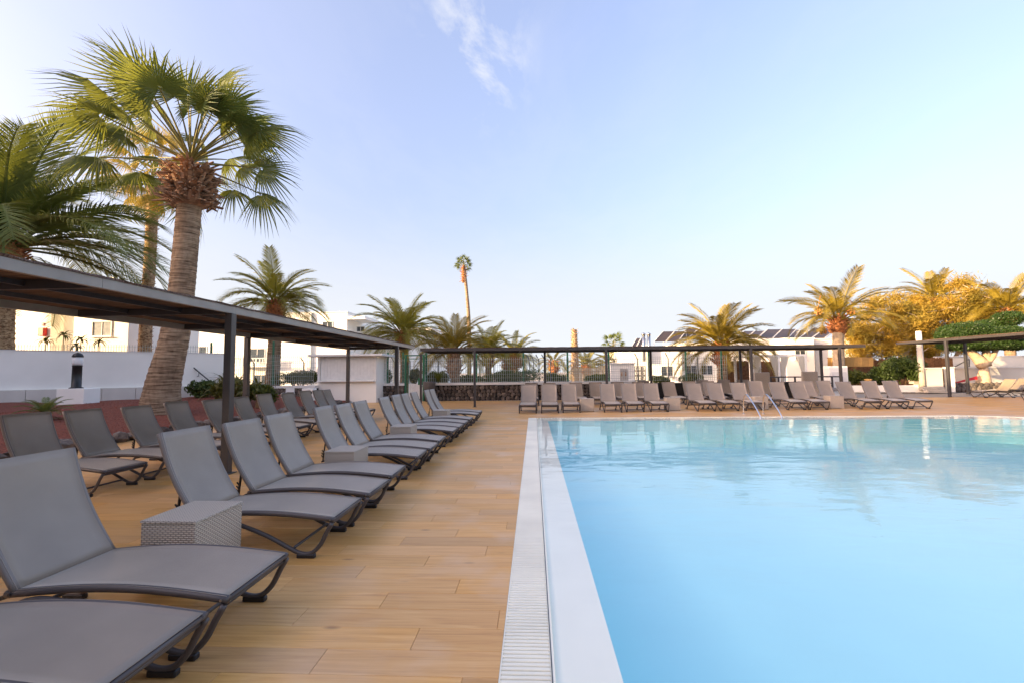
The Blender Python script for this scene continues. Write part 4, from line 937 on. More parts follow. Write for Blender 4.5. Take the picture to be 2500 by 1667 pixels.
# lava stone wall with white cap and wire fence behind the far canopy
def stone_wall(x0, x1, Y, h, label, n_lim, seed):
    t = thing('lava_wall', (x0, Y, 0), label, 'wall'); L = x1-x0; r_ = random.Random(seed)
    mb = MB(); mb.box((L/2, .22, h/2-.01), (L, .36, h-.02)); mb.build('core', 'mortar', t)
    mb = MB(); mb.box((L/2, .18, h+.06), (L+.04, .46, .12)); mb.build('cap', 'cap_white', t)
    z = .0; c = 0; extra = MB()
    while z < h-.06:
        rh = r_.uniform(.17,.23); x = r_.uniform(-.1,.1)
        while x < L:
            w = r_.uniform(.18,.34); cx = min(max(x+w/2, .1), L-.1)
            if c < n_lim:
                o = put('stone', r_.choice(RK), None, t, (cx, .05, min(z+rh/2, h-.1)), (math.pi/2+r_.uniform(-.2,.2), r_.random()*6.28, 0)); o.scale = (w*.52, rh*.58, .10)
                o.scale = (w*.5, rh*.62, .13); o.rotation_euler = (math.pi/2+r_.uniform(-.15,.15), r_.uniform(-.25,.25), 0); c += 1
            x += w*.95
        z += rh*.92
    return t
k0 = at(920, 975, 24.5).x
gx0, gx1 = at(986, 975, 24.5).x, at(1036, 975, 24.5).x
stone_wall(k0, gx0, 24.5, .84, 'short dark lava stone wall between the white kiosk and the green gate', 300, 1)
stone_wall(gx1, 5.4, 24.5, .84, 'long dark lava stone wall with white cap behind the open deck', 300, 2)
x_l = at(640, 980, 23).x; stone_wall(x_l, at(768,980,23).x, 23.0, .8, 'low dark lava stone wall left of the white kiosk', 120, 3)
mb = MB(); mb.box(((5.4+at(1960,940,26).x)/2, 25.0, .42), (at(1960,940,26).x-5.4, .3, .84)); tag(mb.build('back_wall', 'mortar'), 'plain dark wall carrying the fence behind the rearmost loungers', 'wall')
mb = MB(); L_ = at(640,980,23).x+14.6; mb.box((-14.6+L_/2, 23.3, .45), (L_, .3, .9)); tag(mb.build('low_white_wall', 'white_wall'), 'low white wall behind the succulents', 'wall')
def mesh_fence(pts, z0, h, label, name='wire_fence', post='green_paint', ph=None, dx=.05, posts=None):
    dx = max(dx, .11)
    A, B = Vector(pts[0]), Vector(pts[1]); L = (B-A).length; rz = math.atan2(B.y-A.y, B.x-A.x)
    t = thing(name, (A.x, A.y, z0), label, 'fence', None, rz)
    mb = MB(); x = 0
    while x < L: mb.box((x,0,h/2), (.014,.014,h)); x += dx
    z = .05
    while z < h: mb.box((L/2,.008,z), (L,.008,.010)); z += .2
    tag(mb.build('wire_mesh', 'mesh_wire', t), kind='stuff')
    for x in posts: mb = MB(); mb.bevbox((x,.06,(ph or h)/2), (.085,.085,ph or h), .008); mb.build('post', post, t)
    return t
FY = 24.72
def fxs(pxs, x0, Y=FY): return [at(p, 900, Y).x-x0 for p in pxs]
mesh_fence(((k0,FY),(gx0,FY)), .95, 1.35, 'wire fence with a green post between the white kiosk and the gate', ph=1.7, posts=fxs((946, 983), k0))
xe = at(1775, 900, FY).x
mesh_fence(((gx1,FY),(xe,FY)), .95, 1.35, 'long wire mesh fence with green posts on the lava stone wall', ph=1.7, posts=fxs((1040,1163,1278,1386,1487,1585,1676,1763), gx1))
xl = at(500, 900, 23.6).x; mesh_fence(((xl,23.6),(k0-3.1,23.6)), .95, 1.6, 'wire mesh fence with green posts left of the white kiosk', ph=2.3, posts=fxs((512, 665), xl, 23.6))
mesh_fence(((-27,19.5),(-15.5,23.6)), 2.3, .75, 'fine wire mesh along the top of the white garden wall', posts=[], dx=.09)
# outer fence with bent-top grey posts
px_b = [620,742,962,1001,1070,1092,1150,1171,1206,1293,1303,1316,1330,1345,1557,1632,1704,1772]
x0 = at(600,900,33).x; t = thing('outer_fence', (x0, 33, 0), 'outer row of thin grey fence posts with bent tops', 'fence')
for p in px_b:
    x = at(p, 900, 33).x-x0; mb = MB(); mb.tube([(x,0,0),(x,0,2.35),(x-.22,-.1,2.75)], .04, 6); mb.build('post', 'wire_grey', t)
mb = MB()
for z in (1.0, 1.5, 2.0, 2.35): mb.tube([(0,.05,z),(at(1790,900,33).x-x0,.05,z)], .008, 4)
tag(mb.build('wires', 'wire_grey', t), kind='stuff')
# green gate with white boarded lower half
t = thing('green_gate', (gx0, 24.6, 0), 'green metal gate with white boarded lower half', 'gate'); W_ = gx1-gx0
for x in (.06, W_-.06): mb = MB(); mb.bevbox((x,0,1.25), (.11,.11,2.5), .01); mb.build('post', 'green_paint', t)
for x in (.20, W_-.20): mb = MB(); mb.box((x,0,1.0), (.05,.05,1.9)); mb.build('stile', 'green_paint', t)
mb = MB(); mb.box((W_/2,0,2.46), (W_-.24,.06,.06)); mb.build('top_bar', 'green_paint', t)
mb = MB(); mb.box((W_/2,0,2.28), (W_-.24,.04,.04)); mb.build('mid_bar', 'green_paint', t)
for k in range(7): mb = MB(); w_ = (W_-.46)/7; mb.bevbox((.23+w_*(k+.5),-.02,.50), (w_-.008,.02,.86), .004); mb.build('board', 'cap_white', t)
mb = MB(); mb.bevbox((W_-.22,-.05,1.05), (.28,.06,.36), .01); mb.build('lock_box', 'green_paint', t)
mb = MB(); x = .25
while x < W_-.24: mb.box((x,0,1.6), (.012,.012,1.3)); x += .11
tag(mb.build('wire_mesh', 'mesh_wire', t), kind='stuff')
# white kiosk
kx0, kx1 = at(774,980,23.4).x, at(918,980,23.4).x; W_ = kx1-kx0
t = thing('kiosk', (kx0, 23.4, 0), 'closed white kiosk with a rolled shutter and overhanging roof', 'kiosk')
mb = MB(); mb.box((W_/2,.9,.55), (W_,1.8,1.1)); mb.build('lower_wall', 'white_wall', t)
mb = MB(); mb.box((W_/2,.93,1.75), (W_-.06,1.7,1.3)); mb.build('upper_wall', 'white_wall', t)
for x in (.06, W_-.06): mb = MB(); mb.box((x,.05,1.75), (.12,.10,1.3)); mb.build('corner_post', 'cap_white', t)
for k in range(16): mb = MB(); w_ = (W_-.3)/16; mb.bevbox((.15+w_*(k+.5),.06,1.78), (w_-.006,.025,1.18), .004); mb.build('shutter_slat', 'cap_white', t)
mb = MB(); mb.bevbox((W_/2,-.06,1.12), (W_-.1,.30,.05), .01); mb.build('counter', 'cap_white', t)
mb = MB(); mb.bevbox((W_/2,.9,2.46), (W_+.8,2.4,.11), .015); mb.build('roof', 'cap_white', t)
# tall planter with sword plant
pb = gp(1070, 973); t = thing('tall_planter', (pb.x, 24.0, 0), 'tall tapered grey planter beside the green gate', 'planter')
mb = MB(); mb.lathe([(.20,0),(.34,1.0),(.34,1.05),(.30,1.05),(.28,.96)], 20); mb.build('pot', 'pot_grey', t, True)
rosette(1070, 935, 24.0, 26, .95, .05, 86, 55, 'upright sword-leaved plant growing in the tall grey planter', 120, 'hedge_leaf', .96, name='sword_plant')
# white twin-speaker box and white chairs by the low stone wall
b = at(755, 958, 21); t = thing('speaker_box', (b.x, b.y, b.z-.35), 'white box with two round black openings beside the kiosk', 'speaker')
mb = MB(); mb.bevbox((0,0,.36), (.56,.35,.40), .02); mb.build('case', 'white_wall', t)
for sg in (-.14, .14):
    mb = MB(); mb.tube([(sg,-.16,.36),(sg,-.185,.36)], .085, 16); mb.build('opening', 'black_plastic', t)
mb = MB()
for x in (-.2,.2): mb.box((x,0,.08), (.05,.3,.17))
mb.build('feet', 'white_wall', t)
b = gp(702, 990); t = thing('white_chair', (b.x, b.y, 0), 'white framed garden chair by the low lava wall', 'chair')
for x, y_, z in ((-.2,-.2,.6),(.2,-.2,.6),(-.2,.2,.85),(.2,.2,.85)): mb = MB(); mb.tube([(x,y_,0),(x,y_,z)], .016, 6); mb.build('leg', 'cap_white', t)
mb = MB(); mb.box((0,0,.43), (.42,.42,.03)); mb.build('seat', 'cap_white', t)
mb = MB(); mb.box((0,.2,.75), (.42,.02,.2)); mb.build('backrest', 'cap_white', t)
for x in (-.2,.2): mb = MB(); mb.box((x,0,.61), (.04,.42,.03)); mb.build('armrest', 'cap_white', t)
# ------------------------------------------------------------------ buildings
def win(t, x, z, w, h, y=0.0, mt='curtain_glass', frame='cap_white', mull=1, rz=0.0, sill=True):
    # window set into a wall that faces -y in local space
    f = MB(); d_ = .06
    for a, c, ww, hh in ((x-w/2, z, .06, h+.06), (x+w/2, z, .06, h+.06), (x, z+h/2, w-.06, .06), (x, z-h/2, w-.06, .06)): f.box((a, y-d_/2, c), (ww, d_, hh))
    for k in range(mull): f.box((x-w/2+w*(k+1)/(mull+1), y-.022, z), (.04,.035,h-.06))
    fo = f.build('window', frame, t); p_ = MB(); p_.box((x, y-.006, z), (w-.06,.010,h-.06)); p_.build('pane', mt, fo)
    if sill: s_ = MB(); s_.box((x, y-.09, z-h/2-.06), (w+.2,.18,.05)); s_.build('sill', frame, fo)
# left apartment with red fire box
Yb = 27.0; a, c = at(-420,850,Yb), at(311,850,Yb); t = thing('apartment_block', (a.x, Yb, 0), 'white apartment block with red fire cabinet behind the garden wall', 'building'); W_ = c.x-a.x
def lx(px): return at(px, 800, Yb).x-a.x
mb = MB(); xd0, xd1 = lx(124), lx(166)
mb.box((xd0/2, 3, 3.2), (xd0, 6, 6.4)); mb.box(((xd0+xd1)/2, 3.4, 3.2), (xd1-xd0, 5.2, 6.4)); mb.box(((lx(180)+W_)/2, 3, 3.2), (W_-lx(180), 6, 6.4)); mb.box(((xd1+lx(180))/2, 3.6, 3.2), (lx(180)-xd1, 4.8, 6.4)); mb.build('wall', 'white_wall', t)
mb = MB(); mb.box((W_/2, 3, 6.45), (W_+.3, 6.3, .12)); mb.build('roof', 'cap_white', t)
mb = MB(); x = lx(171); mb.box((x, 1.17, 2.6), (.30,.05,2.4)); mb.build('door', 'door_tan', t)
wz = at(250, 803, Yb).z; win(t, lx(250), wz, 1.25, .9, 0, 'curtain_glass', 'cap_white', 1)
win(t, lx(40)-4, wz, 1.25, 1.0); win(t, lx(250), wz+2.7, 1.25, 1.0)
q = at(109, 811, Yb); t2 = thing('fire_cabinet', (q.x, Yb-.13, q.z), 'red fire hose cabinet on the pale apartment wall', 'fire cabinet'); mb = MB(); mb.bevbox((0,0,0), (.40,.22,.52), .02); mb.build('case', 'red_paint', t2); mb = MB(); mb.box((0,-.115,0), (.32,.01,.44)); mb.build('door', 'red_paint', t2)
q = at(106, 792, Yb); t2 = thing('fire_sign', (q.x, Yb-.03, q.z), 'small red sign above the fire cabinet', 'sign'); mb = MB(); mb.box((0,0,0), (.16,.04,.20)); mb.build('plate', 'red_paint', t2); mb = MB(); mb.box((-.03,-.024,0), (.03,.008,.12)); mb.box((.02,-.024,.04), (.05,.008,.03)); mb.build('symbol', 'cap_white', t2)
# terrace house behind, with balusters
Yc = 44.0
t = thing('white_house', (at(455,900,Yc).x, Yc, 0), 'two-storey white house with balustrades behind the fence', 'building'); xa = at(455,900,Yc).x
def l2(px): return at(px, 800, Yc).x-xa
zt = at(780, 764, Yc).z
mb = MB(); x1_ = l2(847); mb.box((x1_/2, 6, zt/2), (x1_, 12, zt)); mb.build('wall', 'white_wall', t)
mb = MB(); mb.box((x1_/2, 6, zt+.04), (x1_+.15, 12.15, .08)); mb.build('parapet', 'cap_white', t)
mb = MB(); mb.box((l2(758), -.12, zt/2), (.35,.25,zt)); mb.build('pier', 'white_wall', t)
mb = MB(); mb.box((l2(868), 2.0, zt-.55), (l2(889)-l2(847)+.1, 4, .30)); mb.build('canopy_slab', 'white_wall', t)
mb = MB(); mb.box((l2(900), 9, (zt-1.3)/2), (l2(955)-l2(847), 10, zt-1.3)); mb.build('wing', 'white_wall', t)
for px, py in ((488,875),(630,880)):
    z_ = at(px, py, Yc).z; x_ = l2(px); s_ = MB(); s_.box((x_, -.5, z_-.55), (3.4,1.0,.15)); ba = s_.build('balcony', 'white_wall', t)
    for k in range(10): s_ = MB(); s_.box((x_-1.5+k*.333, -.95, z_-.15), (.10,.10,.65)); s_.build('baluster', 'cap_white', ba)
    s_ = MB(); s_.box((x_, -.95, z_+.22), (3.4,.16,.10)); s_.build('rail', 'cap_white', ba)
    win(t, x_, z_+.55, 1.6, 1.3, 0, 'glass_dark', 'cap_white', 1, sill=False)
win(t, l2(650), at(650,880,Yc).z-2.2, 2.2, 1.6, 0, 'glass_dark', 'cap_white', 2, sill=False)
win(t, l2(800), zt-1.3, 1.0, .8, 0, 'glass_dark', 'cap_white', 1)
# small gable window under the slab
win(t, l2(862), zt-1.5, .8, .5, 2.0, 'glass_dark', 'cap_white', 1, sill=False)
Yd = 56.0; xa2 = at(885,900,Yd).x; t = thing('long_white_building', (xa2, Yd, 0), 'long plain white building behind the broad feather palm', 'building'); zt = at(1040,802,Yd).z; W_ = at(1053,900,Yd).x-xa2
mb = MB(); mb.box((W_/2, 7, zt/2), (W_, 14, zt)); mb.build('wall', 'white_wall', t)
for k in range(1, 7): mb = MB(); mb.box((W_/2, -.02, zt*k/7), (W_+.01,.04,.05)); mb.build('cladding_joint', 'cap_white', t)
mb = MB(); mb.box((W_/2, 7, zt+.05), (W_+.2, 14.2, .1)); mb.build('parapet', 'cap_white', t)
win(t, W_-2.2, zt*.45, 1.2, .9, 0, 'glass_dark'); win(t, W_-6, zt*.45, 1.2, .9, 0, 'glass_dark')
# white solar-roofed bungalows at the right
def bung(px0, px1, pyt, Y, dep, label, wins, pits=()):
    x0 = at(px0,900,Y).x; W_ = at(px1,900,Y).x-x0; z = at((px0+px1)/2, pyt, Y).z
    t = thing('bungalow', (x0, Y, 0), label, 'building'); mb = MB(); mb.box((W_/2, dep/2, z/2), (W_, dep, z)); mb.build('wall', 'white_wall', t)
    mb = MB(); mb.box((W_/2, dep/2, z+.05), (W_+.16, dep+.16, .1)); mb.build('parapet', 'cap_white', t)
    for u, zz, w, h in wins: win(t, W_*u, z*zz, w, h, 0, 'glass_dark', 'cap_white', 1)
    return t, z
bung(1520, 1665, 853, 47, 8, 'low white bungalow with steel flue pipes behind the far canopy', [(.75,.4,1.2,1.0)])
bung(1662, 1790, 838, 50, 9, 'white bungalow behind the golden feather palm', [(.2,.35,1.2,1.0),(.5,.35,1.2,1.0)])
bung(1788, 1919, 829, 49, 9, 'white bungalow with roof panels above the curtained gazebo', [(.4,.7,1.4,.9)])
bung(1921, 1990, 827, 46, 9, 'white bungalow with a sunlit side beside the date palm', [(.5,.65,1.0,.9)])
bung(1992, 2090, 828, 47, 9, 'white bungalow behind the date palm trunk', [(.5,.4,1.4,1.0)])
for px in (1572, 1585):
    b = at(px, 853, 46.5); mb = MB(); h = at(px, 818, 46.5).z-b.z; mb.tube([(0,0,-1.2),(0,0,h)], .16, 10); mb.lathe([(.22,h),(.22,h+.12),(.05,h+.22)], 10)
    tag(mb.build('flue_pipe', 'bolt_metal', None, True, tuple(b)), 'steel flue pipe on the low white bungalow', 'pipe', 'flue pipes')
SOLAR = ['small dark solar array beside the two steel flue pipes', 'dark solar array between the flue pipes and the golden feather palm', 'dark solar array half behind the golden feather palm', 'dark solar array just past the golden feather palm',
         'widest dark solar array on the bungalow above the gazebo', 'narrow dark solar array between two wider arrays', 'dark solar array behind the date palm trunk']
# solar panel arrays: (left-bottom, right-bottom, top offset px, y bottom, y top)
for i, (xb0, xb1, sh, yb, yt, Y) in enumerate([(1542,1566,12,847,826,50),(1597,1656,22,834,810,52),(1650,1712,28,826,803,54),(1795,1850,22,826,809,52),(1850,1925,24,826,805,51),(1922,1958,14,826,807,54),(1950,2015,36,826,801,50)]):
    A = at(xb0, yb, Y); B = at(xb1, yb, Y); T = at(xb0+sh, yt, Y+2.2); hgt = T.z-A.z
    t = thing('solar_array', tuple(A), SOLAR[i], 'solar panels', 'rooftop solar arrays'); W_ = B.x-A.x; dx = T.x-A.x
    np_ = max(2, int(W_/1.1)); w_ = W_/np_
    for k in range(np_):
        mb = MB(); c0 = Vector((w_*k+.03,0,.02)); c1 = Vector((w_*(k+1)-.03,0,.02)); up_ = Vector((dx, 2.2, hgt)); nn = Vector((0,-hgt,2.2)).normalized()*.05
        mb.add([c0, c1, c1+up_, c0+up_, c0-nn, c1-nn, c1+up_-nn, c0+up_-nn], [(0,1,2,3),(7,6,5,4),(0,4,5,1),(1,5,6,2),(2,6,7,3),(3,7,4,0)]); pn = mb.build('panel', 'panel_dark', t)
        mb = MB()
        for p_, q_ in ((c0, c0+up_), (c1, c1+up_)): mb.bar(p_+Vector((0,-.02,.01)), q_+Vector((0,-.02,.01)), .06, .09)
        mb.build('frame', 'panel_frame', pn)
    for k in (0, W_): mb = MB(); mb.bar((k+dx,2.25,-1.0), (k+dx,2.25,hgt), .06, .06); mb.bar((k,0.05,-.9), (k,0.05,.02), .06,.06); mb.build('support', 'panel_frame', t)
# white hut with grey doors, block screen, slatted screen
Yh = 36.0; x0 = at(1492,925,Yh).x; W_ = at(1549,925,Yh).x-x0; z = at(1520,888,Yh).z
t = thing('white_hut', (x0, Yh, 0), 'small white plank-clad hut with grey double doors', 'hut'); mb = MB(); mb.box((W_/2,1.2,z/2), (W_,2.4,z)); mb.build('wall', 'white_wall', t)
for k in range(8): mb = MB(); mb.box((W_/2,-.012,z*(k+.5)/8), (W_+.01,.02,z/8-.03)); mb.build('cladding_board', 'cap_white', t)
mb = MB(); mb.box((W_/2,1.15,z+.05), (W_+.2,2.6,.1)); mb.build('roof', 'cap_white', t)
for k in (0,1):
    mb = MB(); mb.box((W_*.46+k*.34*W_*.5, -.05, z*.42), (.16*W_,.05,z*.82)); d_ = mb.build('door', 'grey_box', t)
    mb = MB(); mb.box((W_*.46+k*.17*W_, -.085, z*.62), (.07*W_,.012,z*.16)); mb.build('notice', 'stub_brown', d_)
for i, (pa_, pb_, lbl) in enumerate(((1549,1577,'pale block screen wall right of the white hut'), (1462,1480,'pale block screen wall left of the white hut'))):
    Ys = 37.0; x0 = at(pa_,925,Ys).x; W_ = at(pb_,925,Ys).x-x0; z1_ = at(pa_,893,Ys).z; nx = max(2, int(W_/.3)); nz = 5; t = thing('block_screen', (x0, Ys, 0), lbl, 'wall'); cw, ch_ = W_/nx, z1_/nz
    for a_ in range(nx):
        for c_ in range(nz):
            mb = MB(); cx, cz_ = cw*(a_+.5), ch_*(c_+.5)
            for dx, dz, w2, h2 in ((-cw*.4,0,cw*.18,ch_*.98),(cw*.4,0,cw*.18,ch_*.98),(0,ch_*.4,cw*.6,ch_*.18),(0,-ch_*.4,cw*.6,ch_*.18),(0,0,cw*.16,ch_*.5)): mb.box((cx+dx,0,cz_+dz), (w2,.12,h2))
            mb.build('block', 'wood_beige', t)
Ys = 35.0; x0 = at(1394,925,Ys).x; W_ = at(1462,925,Ys).x-x0; z1_ = at(1420,897,Ys).z
t = thing('slatted_screen', (x0, Ys, 0), 'low beige screen of upright slats behind the far loungers', 'screen')
for k in range(22): mb = MB(); mb.box((W_*(k+.5)/22,0,z1_/2), (W_/22*.66,.04,z1_)); mb.build('slat', 'wood_beige', t)
mb = MB(); mb.box((W_/2,.05,z1_*.85), (W_,.05,.08)); mb.box((W_/2,.05,z1_*.3), (W_,.05,.08)); mb.build('rail', 'wood_beige', t)
# curtained gazebo
Yg = 29.0; x0 = at(1838,925,Yg).x; x1_ = at(1968,925,Yg).x; W_ = x1_-x0; z = at(1900,869,Yg).z; t = thing('gazebo', (x0, Yg, 0), 'white framed gazebo with tied-back cream curtains', 'gazebo')
for x in (0, W_*.5, W_):
    for y_ in (0, 2.4): mb = MB(); mb.box((x,y_,z/2), (.13,.13,z)); mb.build('post', 'cap_white', t)
for y_ in (0, 2.4): mb = MB(); mb.box((W_/2,y_,z+.05), (W_+.12,.1,.12)); mb.build('beam', 'cap_white', t)
for x in (0, W_*.5, W_): mb = MB(); mb.box((x,1.2,z+.05), (.1,2.3,.1)); mb.build('cross_beam', 'cap_white', t)
for x, sg in ((.08,1),(W_*.5-.1,-1),(W_*.5+.1,1),(W_-.08,-1)):
    V = []; nr, nc = 12, 10
    for i in range(nr+1):
        u = i/nr; wd_ = .52*(1-.75*math.sin(math.pi*min(1,u*1.15)*.5)) if u < .68 else .13+.25*(u-.68)
        for j in range(nc+1): v = j/nc; V.append((x+sg*wd_*v, .03*math.sin(j*2.4)-.05, z-.02-(z-.25)*u))
    mb = MB(); mb.add(V, [(i*(nc+1)+j, i*(nc+1)+j+1, (i+1)*(nc+1)+j+1, (i+1)*(nc+1)+j) for i in range(nr) for j in range(nc)]); mb.build('curtain', 'curtain', t, True)
# bamboo fence panels, awning, lounge sofas
def slat_fence(pa_, pb_, yt, yb, Y, n, mt, label, name='bamboo_fence'):
    A = at(pa_, yb, Y); B = at(pb_, yb, Y); z1_ = at((pa_+pb_)/2, yt, Y).z; W_ = B.x-A.x; t = thing(name, (A.x, Y, 0), label, 'fence'); r_ = random.Random(int(pa_))
    for k in range(n): mb = MB(); h = z1_*r_.uniform(.96,1.0); mb.box((W_*(k+.5)/n, r_.uniform(-.01,.01), h/2), (W_/n*.9,.04,h)); mb.build('slat', mt, t)
    mb = MB()
    for u in (.25,.8): mb.box((W_/2,.05,z1_*u), (W_,.04,.06))
    mb.build('rail', mt, t)
slat_fence(1772, 1830, 879, 925, 33, 24, 'bamboo', 'brown bamboo fence beside the golden feather palm')
slat_fence(1832, 1912, 880, 925, 34, 30, 'bamboo', 'brown bamboo fence behind the curtained gazebo')
slat_fence(2030, 2150, 878, 935, 35, 40, 'bamboo', 'brown bamboo fence below the tan awning')
slat_fence(2150, 2330, 872, 935, 34.5, 60, 'bamboo', 'dark bamboo fence behind the shrubs by the concrete pole')
A = at(2020, 884, 33.5); B = at(2131, 884, 33.5); h = 21*33.5/F_PX; t = thing('awning', (A.x, 33.5, A.z-h/2), 'tan cloth awning strip hung above the bamboo fence', 'awning')
mb = MB(); W_ = B.x-A.x; mb.add([(W_*i/12, .04*math.sin(i*1.9)-(.05 if j else 0), h*j) for j in (0,1) for i in range(13)], [(i,i+1,14+i,13+i) for i in range(12)]); mb.build('cloth', 'tan_cloth', t)
mb = MB(); mb.tube([(0,0,h),(W_,0,h)], .03, 6); mb.build('pole', 'branch', t)
for i, (px, lbl) in enumerate(((1921,'dark open-framed lounge seat beside the gazebo'),(2013,'dark open-framed lounge seat near the date palm'))):
    p = at(px, 925, 25.4); t = thing('lounge_seat', (p.x, 25.4, 0), lbl, 'seat')
    for x in (-.65,.65):
        for y_ in (-.4,.4): mb = MB(); mb.box((x,y_,.55), (.07,.07,1.1)); mb.build('leg', 'frame_dark', t)
    mb = MB(); mb.box((0,.4,1.08), (1.23,.06,.07)); mb.box((0,.4,.72), (1.23,.06,.05)); mb.build('back_rail', 'frame_dark', t)
    for x in (-.65,.65): mb = MB(); mb.box((x,0,1.08), (.06,.73,.06)); mb.build('armrest', 'frame_dark', t)
    mb = MB(); mb.bevbox((0,0,.40), (1.2,.75,.18), .03); mb.build('cushion', 'grey_box', t)
for px, yt, lbl in ((1862,908,'beige woven daybed back below the gazebo'),(1980,906,'beige woven lounge back near the date palm')):
    p = at(px, 930, 24.6); h = at(px, yt, 24.6).z; t = thing('woven_daybed', (p.x, 24.7, 0), lbl, 'daybed')
    mb = MB(); mb.bevbox((0,0,h/2), (.8,.16,h), .03); mb.build('back', 'wicker', t); mb = MB(); mb.bevbox((0,.55,.2), (.8,.9,.4), .03); mb.build('base', 'wicker', t)
b = at(2040, 925, 26.5); t = thing('white_cabinet', (b.x, 26.5, 0), 'white service cabinet beside the right post of the far canopy', 'cabinet'); h = at(2040, 893, 26.5).z
mb = MB(); mb.bevbox((0,0,h/2), (1.0,.6,h), .02); mb.build('case', 'white_wall', t); mb = MB(); mb.box((.0,-.31,h*.45), (.8,.02,h*.7)); mb.build('door', 'cap_white', t)
# ------------------------------------------------------------------ right side: planter wall, stairs, pole
A = gp(2070, 957); B = gp(2262, 957); t = thing('planter_kerb', (A.x, A.y, 0), 'low white planter wall in front of the dark shrubs', 'wall', None, math.atan2(B.y-A.y, B.x-A.x)); L = (B-A).length
mb = MB(); mb.bevbox((L/2,.12,.22), (L,.24,.44), .015); mb.build('wall', 'white_wall', t)
mb = MB(); mb.box((L/2,1.8,.17), (L,3.1,.30)); mb.build('soil', 'soil', t)
pb_, pt_ = at(2253, 942, 29.3), at(2242, 809, 29.3); t = thing('concrete_pole', (pb_.x, pb_.y, .2), 'leaning round concrete pole with sunlight painted white on its top', 'pole')
d_ = pt_-Vector((pb_.x, pb_.y, .2)); mb = MB(); mb.tube([(0,0,0), tuple(d_*.72)], [.17,.155], 16); mb.build('shaft', 'concrete', t, True); mb = MB(); mb.tube([tuple(d_*.72), tuple(d_)], [.157,.145], 16); mb.build('painted_sunlit_top', 'white_wall', t, True)  # upper shaft coloured white to stand for the part the sun reaches
b = at(2120, 935, 29.6); t = thing('terracotta_pot', (b.x, b.y, .32), 'orange pot standing among the shrubs by the planter wall', 'pot'); mb = MB(); mb.lathe([(.13,0),(.19,.45),(.21,.47),(.21,.53),(.17,.53)], 14); mb.build('body', 'tan_cloth', t, True)
def wallseg(pa_, pb_, yt, yb, Y, th, label, mt='cream_wall', z0=0.0, cap=True, name='terrace_wall'):
    A = at(pa_, yb, Y); B = at(pb_, yb, Y); z1_ = at((pa_+pb_)/2, yt, Y).z; W_ = B.x-A.x; t = thing(name, (A.x, Y, z0), label, 'wall')
    mb = MB(); mb.box((W_/2, th/2, (z1_-z0)/2), (W_, th, z1_-z0)); mb.build('face', mt, t)
    if cap: mb = MB(); mb.box((W_/2, th/2-.01, z1_-z0+.03), (W_+.06, th+.08, .06)); mb.build('cap', 'cap_white', t)
    return t
wallseg(2257, 2304, 899, 950, 29.2, .25, 'low cream wall left of the garden steps')
wallseg(2293, 2700, 869, 930, 36.0, .3, 'long upper cream terrace wall behind the pruned tree')
wallseg(2320, 2333, 897, 950, 29.2, .35, 'short pillar right of the garden steps', 'white_wall')
wallseg(2334, 2720, 897, 945, 32.6, .25, 'cream retaining wall behind the pruned tree trunk')
t = thing('garden_steps', (at(2302,955,28.6).x, 28.6, 0), 'flight of pale stone steps between cream walls', 'steps'); xs0 = at(2302,955,28.6).x; wst = at(2320,955,28.6).x-xs0
xs_ = at(2266,955,28.6).x
for k in range(6): mb = MB(); mb.bevbox(((xs_-xs0)/2+wst/2, .2+k*.33, .085+k*.17), (wst+xs0-xs_, .36, .17), .01); mb.build('step', 'concrete', t)
p0, p1, p2 = at(2327,897,29.2), at(2366,876,31.4), at(2366,895,31.4)
t = thing('step_handrail', tuple(p0), 'dark handrail rising beside the garden steps', 'handrail'); mb = MB(); mb.tube([(0,0,0), tuple(p1-p0)], .03, 8); mb.build('rail', 'black_paint', t); mb = MB(); mb.tube([tuple(p1-p0), tuple(p2-p0)], .03, 8); mb.build('upright', 'black_paint', t)
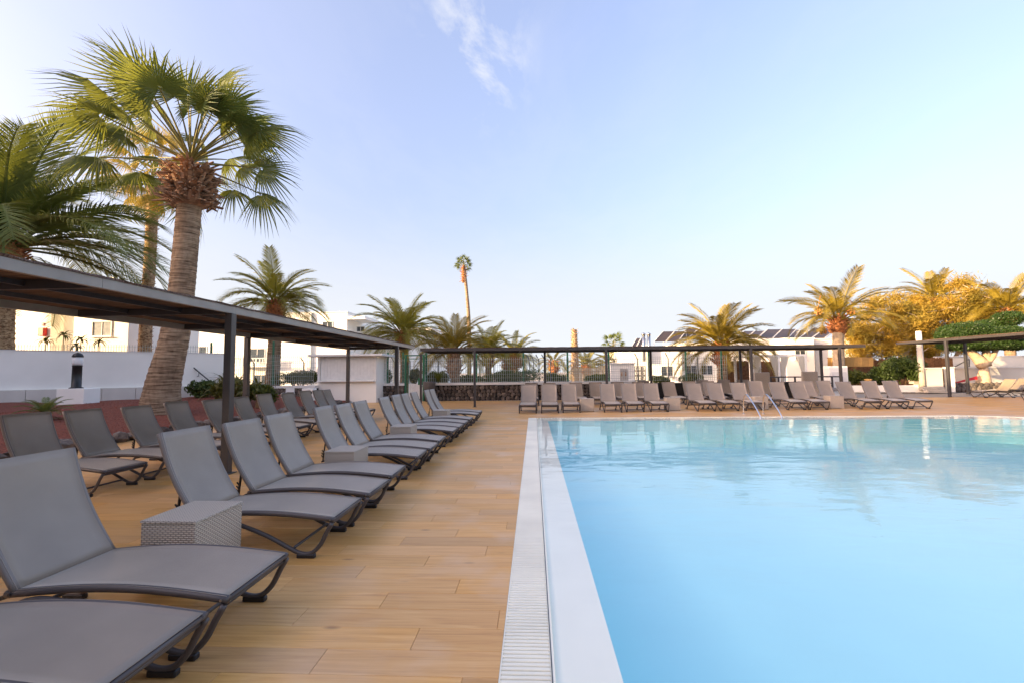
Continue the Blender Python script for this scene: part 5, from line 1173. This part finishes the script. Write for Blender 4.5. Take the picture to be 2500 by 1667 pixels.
t = thing('tree_bed', (at(2333,950,30.0).x, 29.9, 0), 'lava-edged red gravel bed round the pruned tree', 'garden bed'); Wt = 8.0
mb = MB(); mb.box((Wt/2, .9, .24), (Wt, 1.5, .48)); mb.build('fill', 'red_gravel', t)
for k in range(26): o = put('stone', rs_.choice(RK), None, t, (.15+k*.31, .08, .2), (math.pi/2, rs_.random()*.4, 0)); o.scale = (.17,.24,.14); o = put('stone', rs_.choice(RK), None, t, (.0+k*.31, .08, .42), (math.pi/2, rs_.random()*.4, 0)); o.scale = (.17,.16,.14)
b = at(2363, 928, 30.2); t = thing('red_board', (b.x, 30.3, .5), 'red board lying in the gravel bed below the pruned tree', 'board'); mb = MB(); mb.add([(-.7,0,0),(.7,0,.25),(.7,.06,.45),(-.7,.06,.06),(-.7,.12,0),(.7,.12,.25)], [(0,1,2,3),(3,2,5,4),(0,3,4),(1,5,2),(0,4,5,1)]); mb.build('plank', 'red_paint', t)
# ------------------------------------------------------------------ unseen blocks added outside the frame to shade the terrace
def block(x0, x1, y0, y1, h, label, floors, mt='white_wall', face='E'):
    t = thing('added_shade_block', (x0, y0, 0), label, 'building'); W_, D_ = x1-x0, y1-y0
    mb = MB(); mb.box((W_/2, D_/2, h/2), (W_, D_, h)); mb.build('wall', mt, t)
    mb = MB(); mb.box((W_/2, D_/2, h+.08), (W_+.3, D_+.3, .16)); mb.build('parapet', 'cap_white', t)
    for f_ in range(floors):
        z_ = h*(f_+.5)/floors
        n_ = int((D_ if face == 'E' else W_)/4)
        for k in range(n_):
            mb = MB(); u = (k+.5)/n_
            if face == 'E': mb.box((W_+.02, D_*u, z_), (.06,1.8,1.9))
            else: mb.box((W_*u, D_+.02, z_), (1.8,.06,1.9))
            mb.build('window', 'glass_dark', t)
    return t
block(-38, -27, -40, 18.5, 10.6, 'unseen white block added along the garden to shade the terrace', 3)  # unseen, sized so the low sun misses the deck and lounger rows
block(-22, 24, -32, -21, 10.5, 'unseen tall block added beyond the near pool end to dim the light', 4, 'shade_block_wall', 'N')  # unseen, added to hold back sky glow from behind the camera
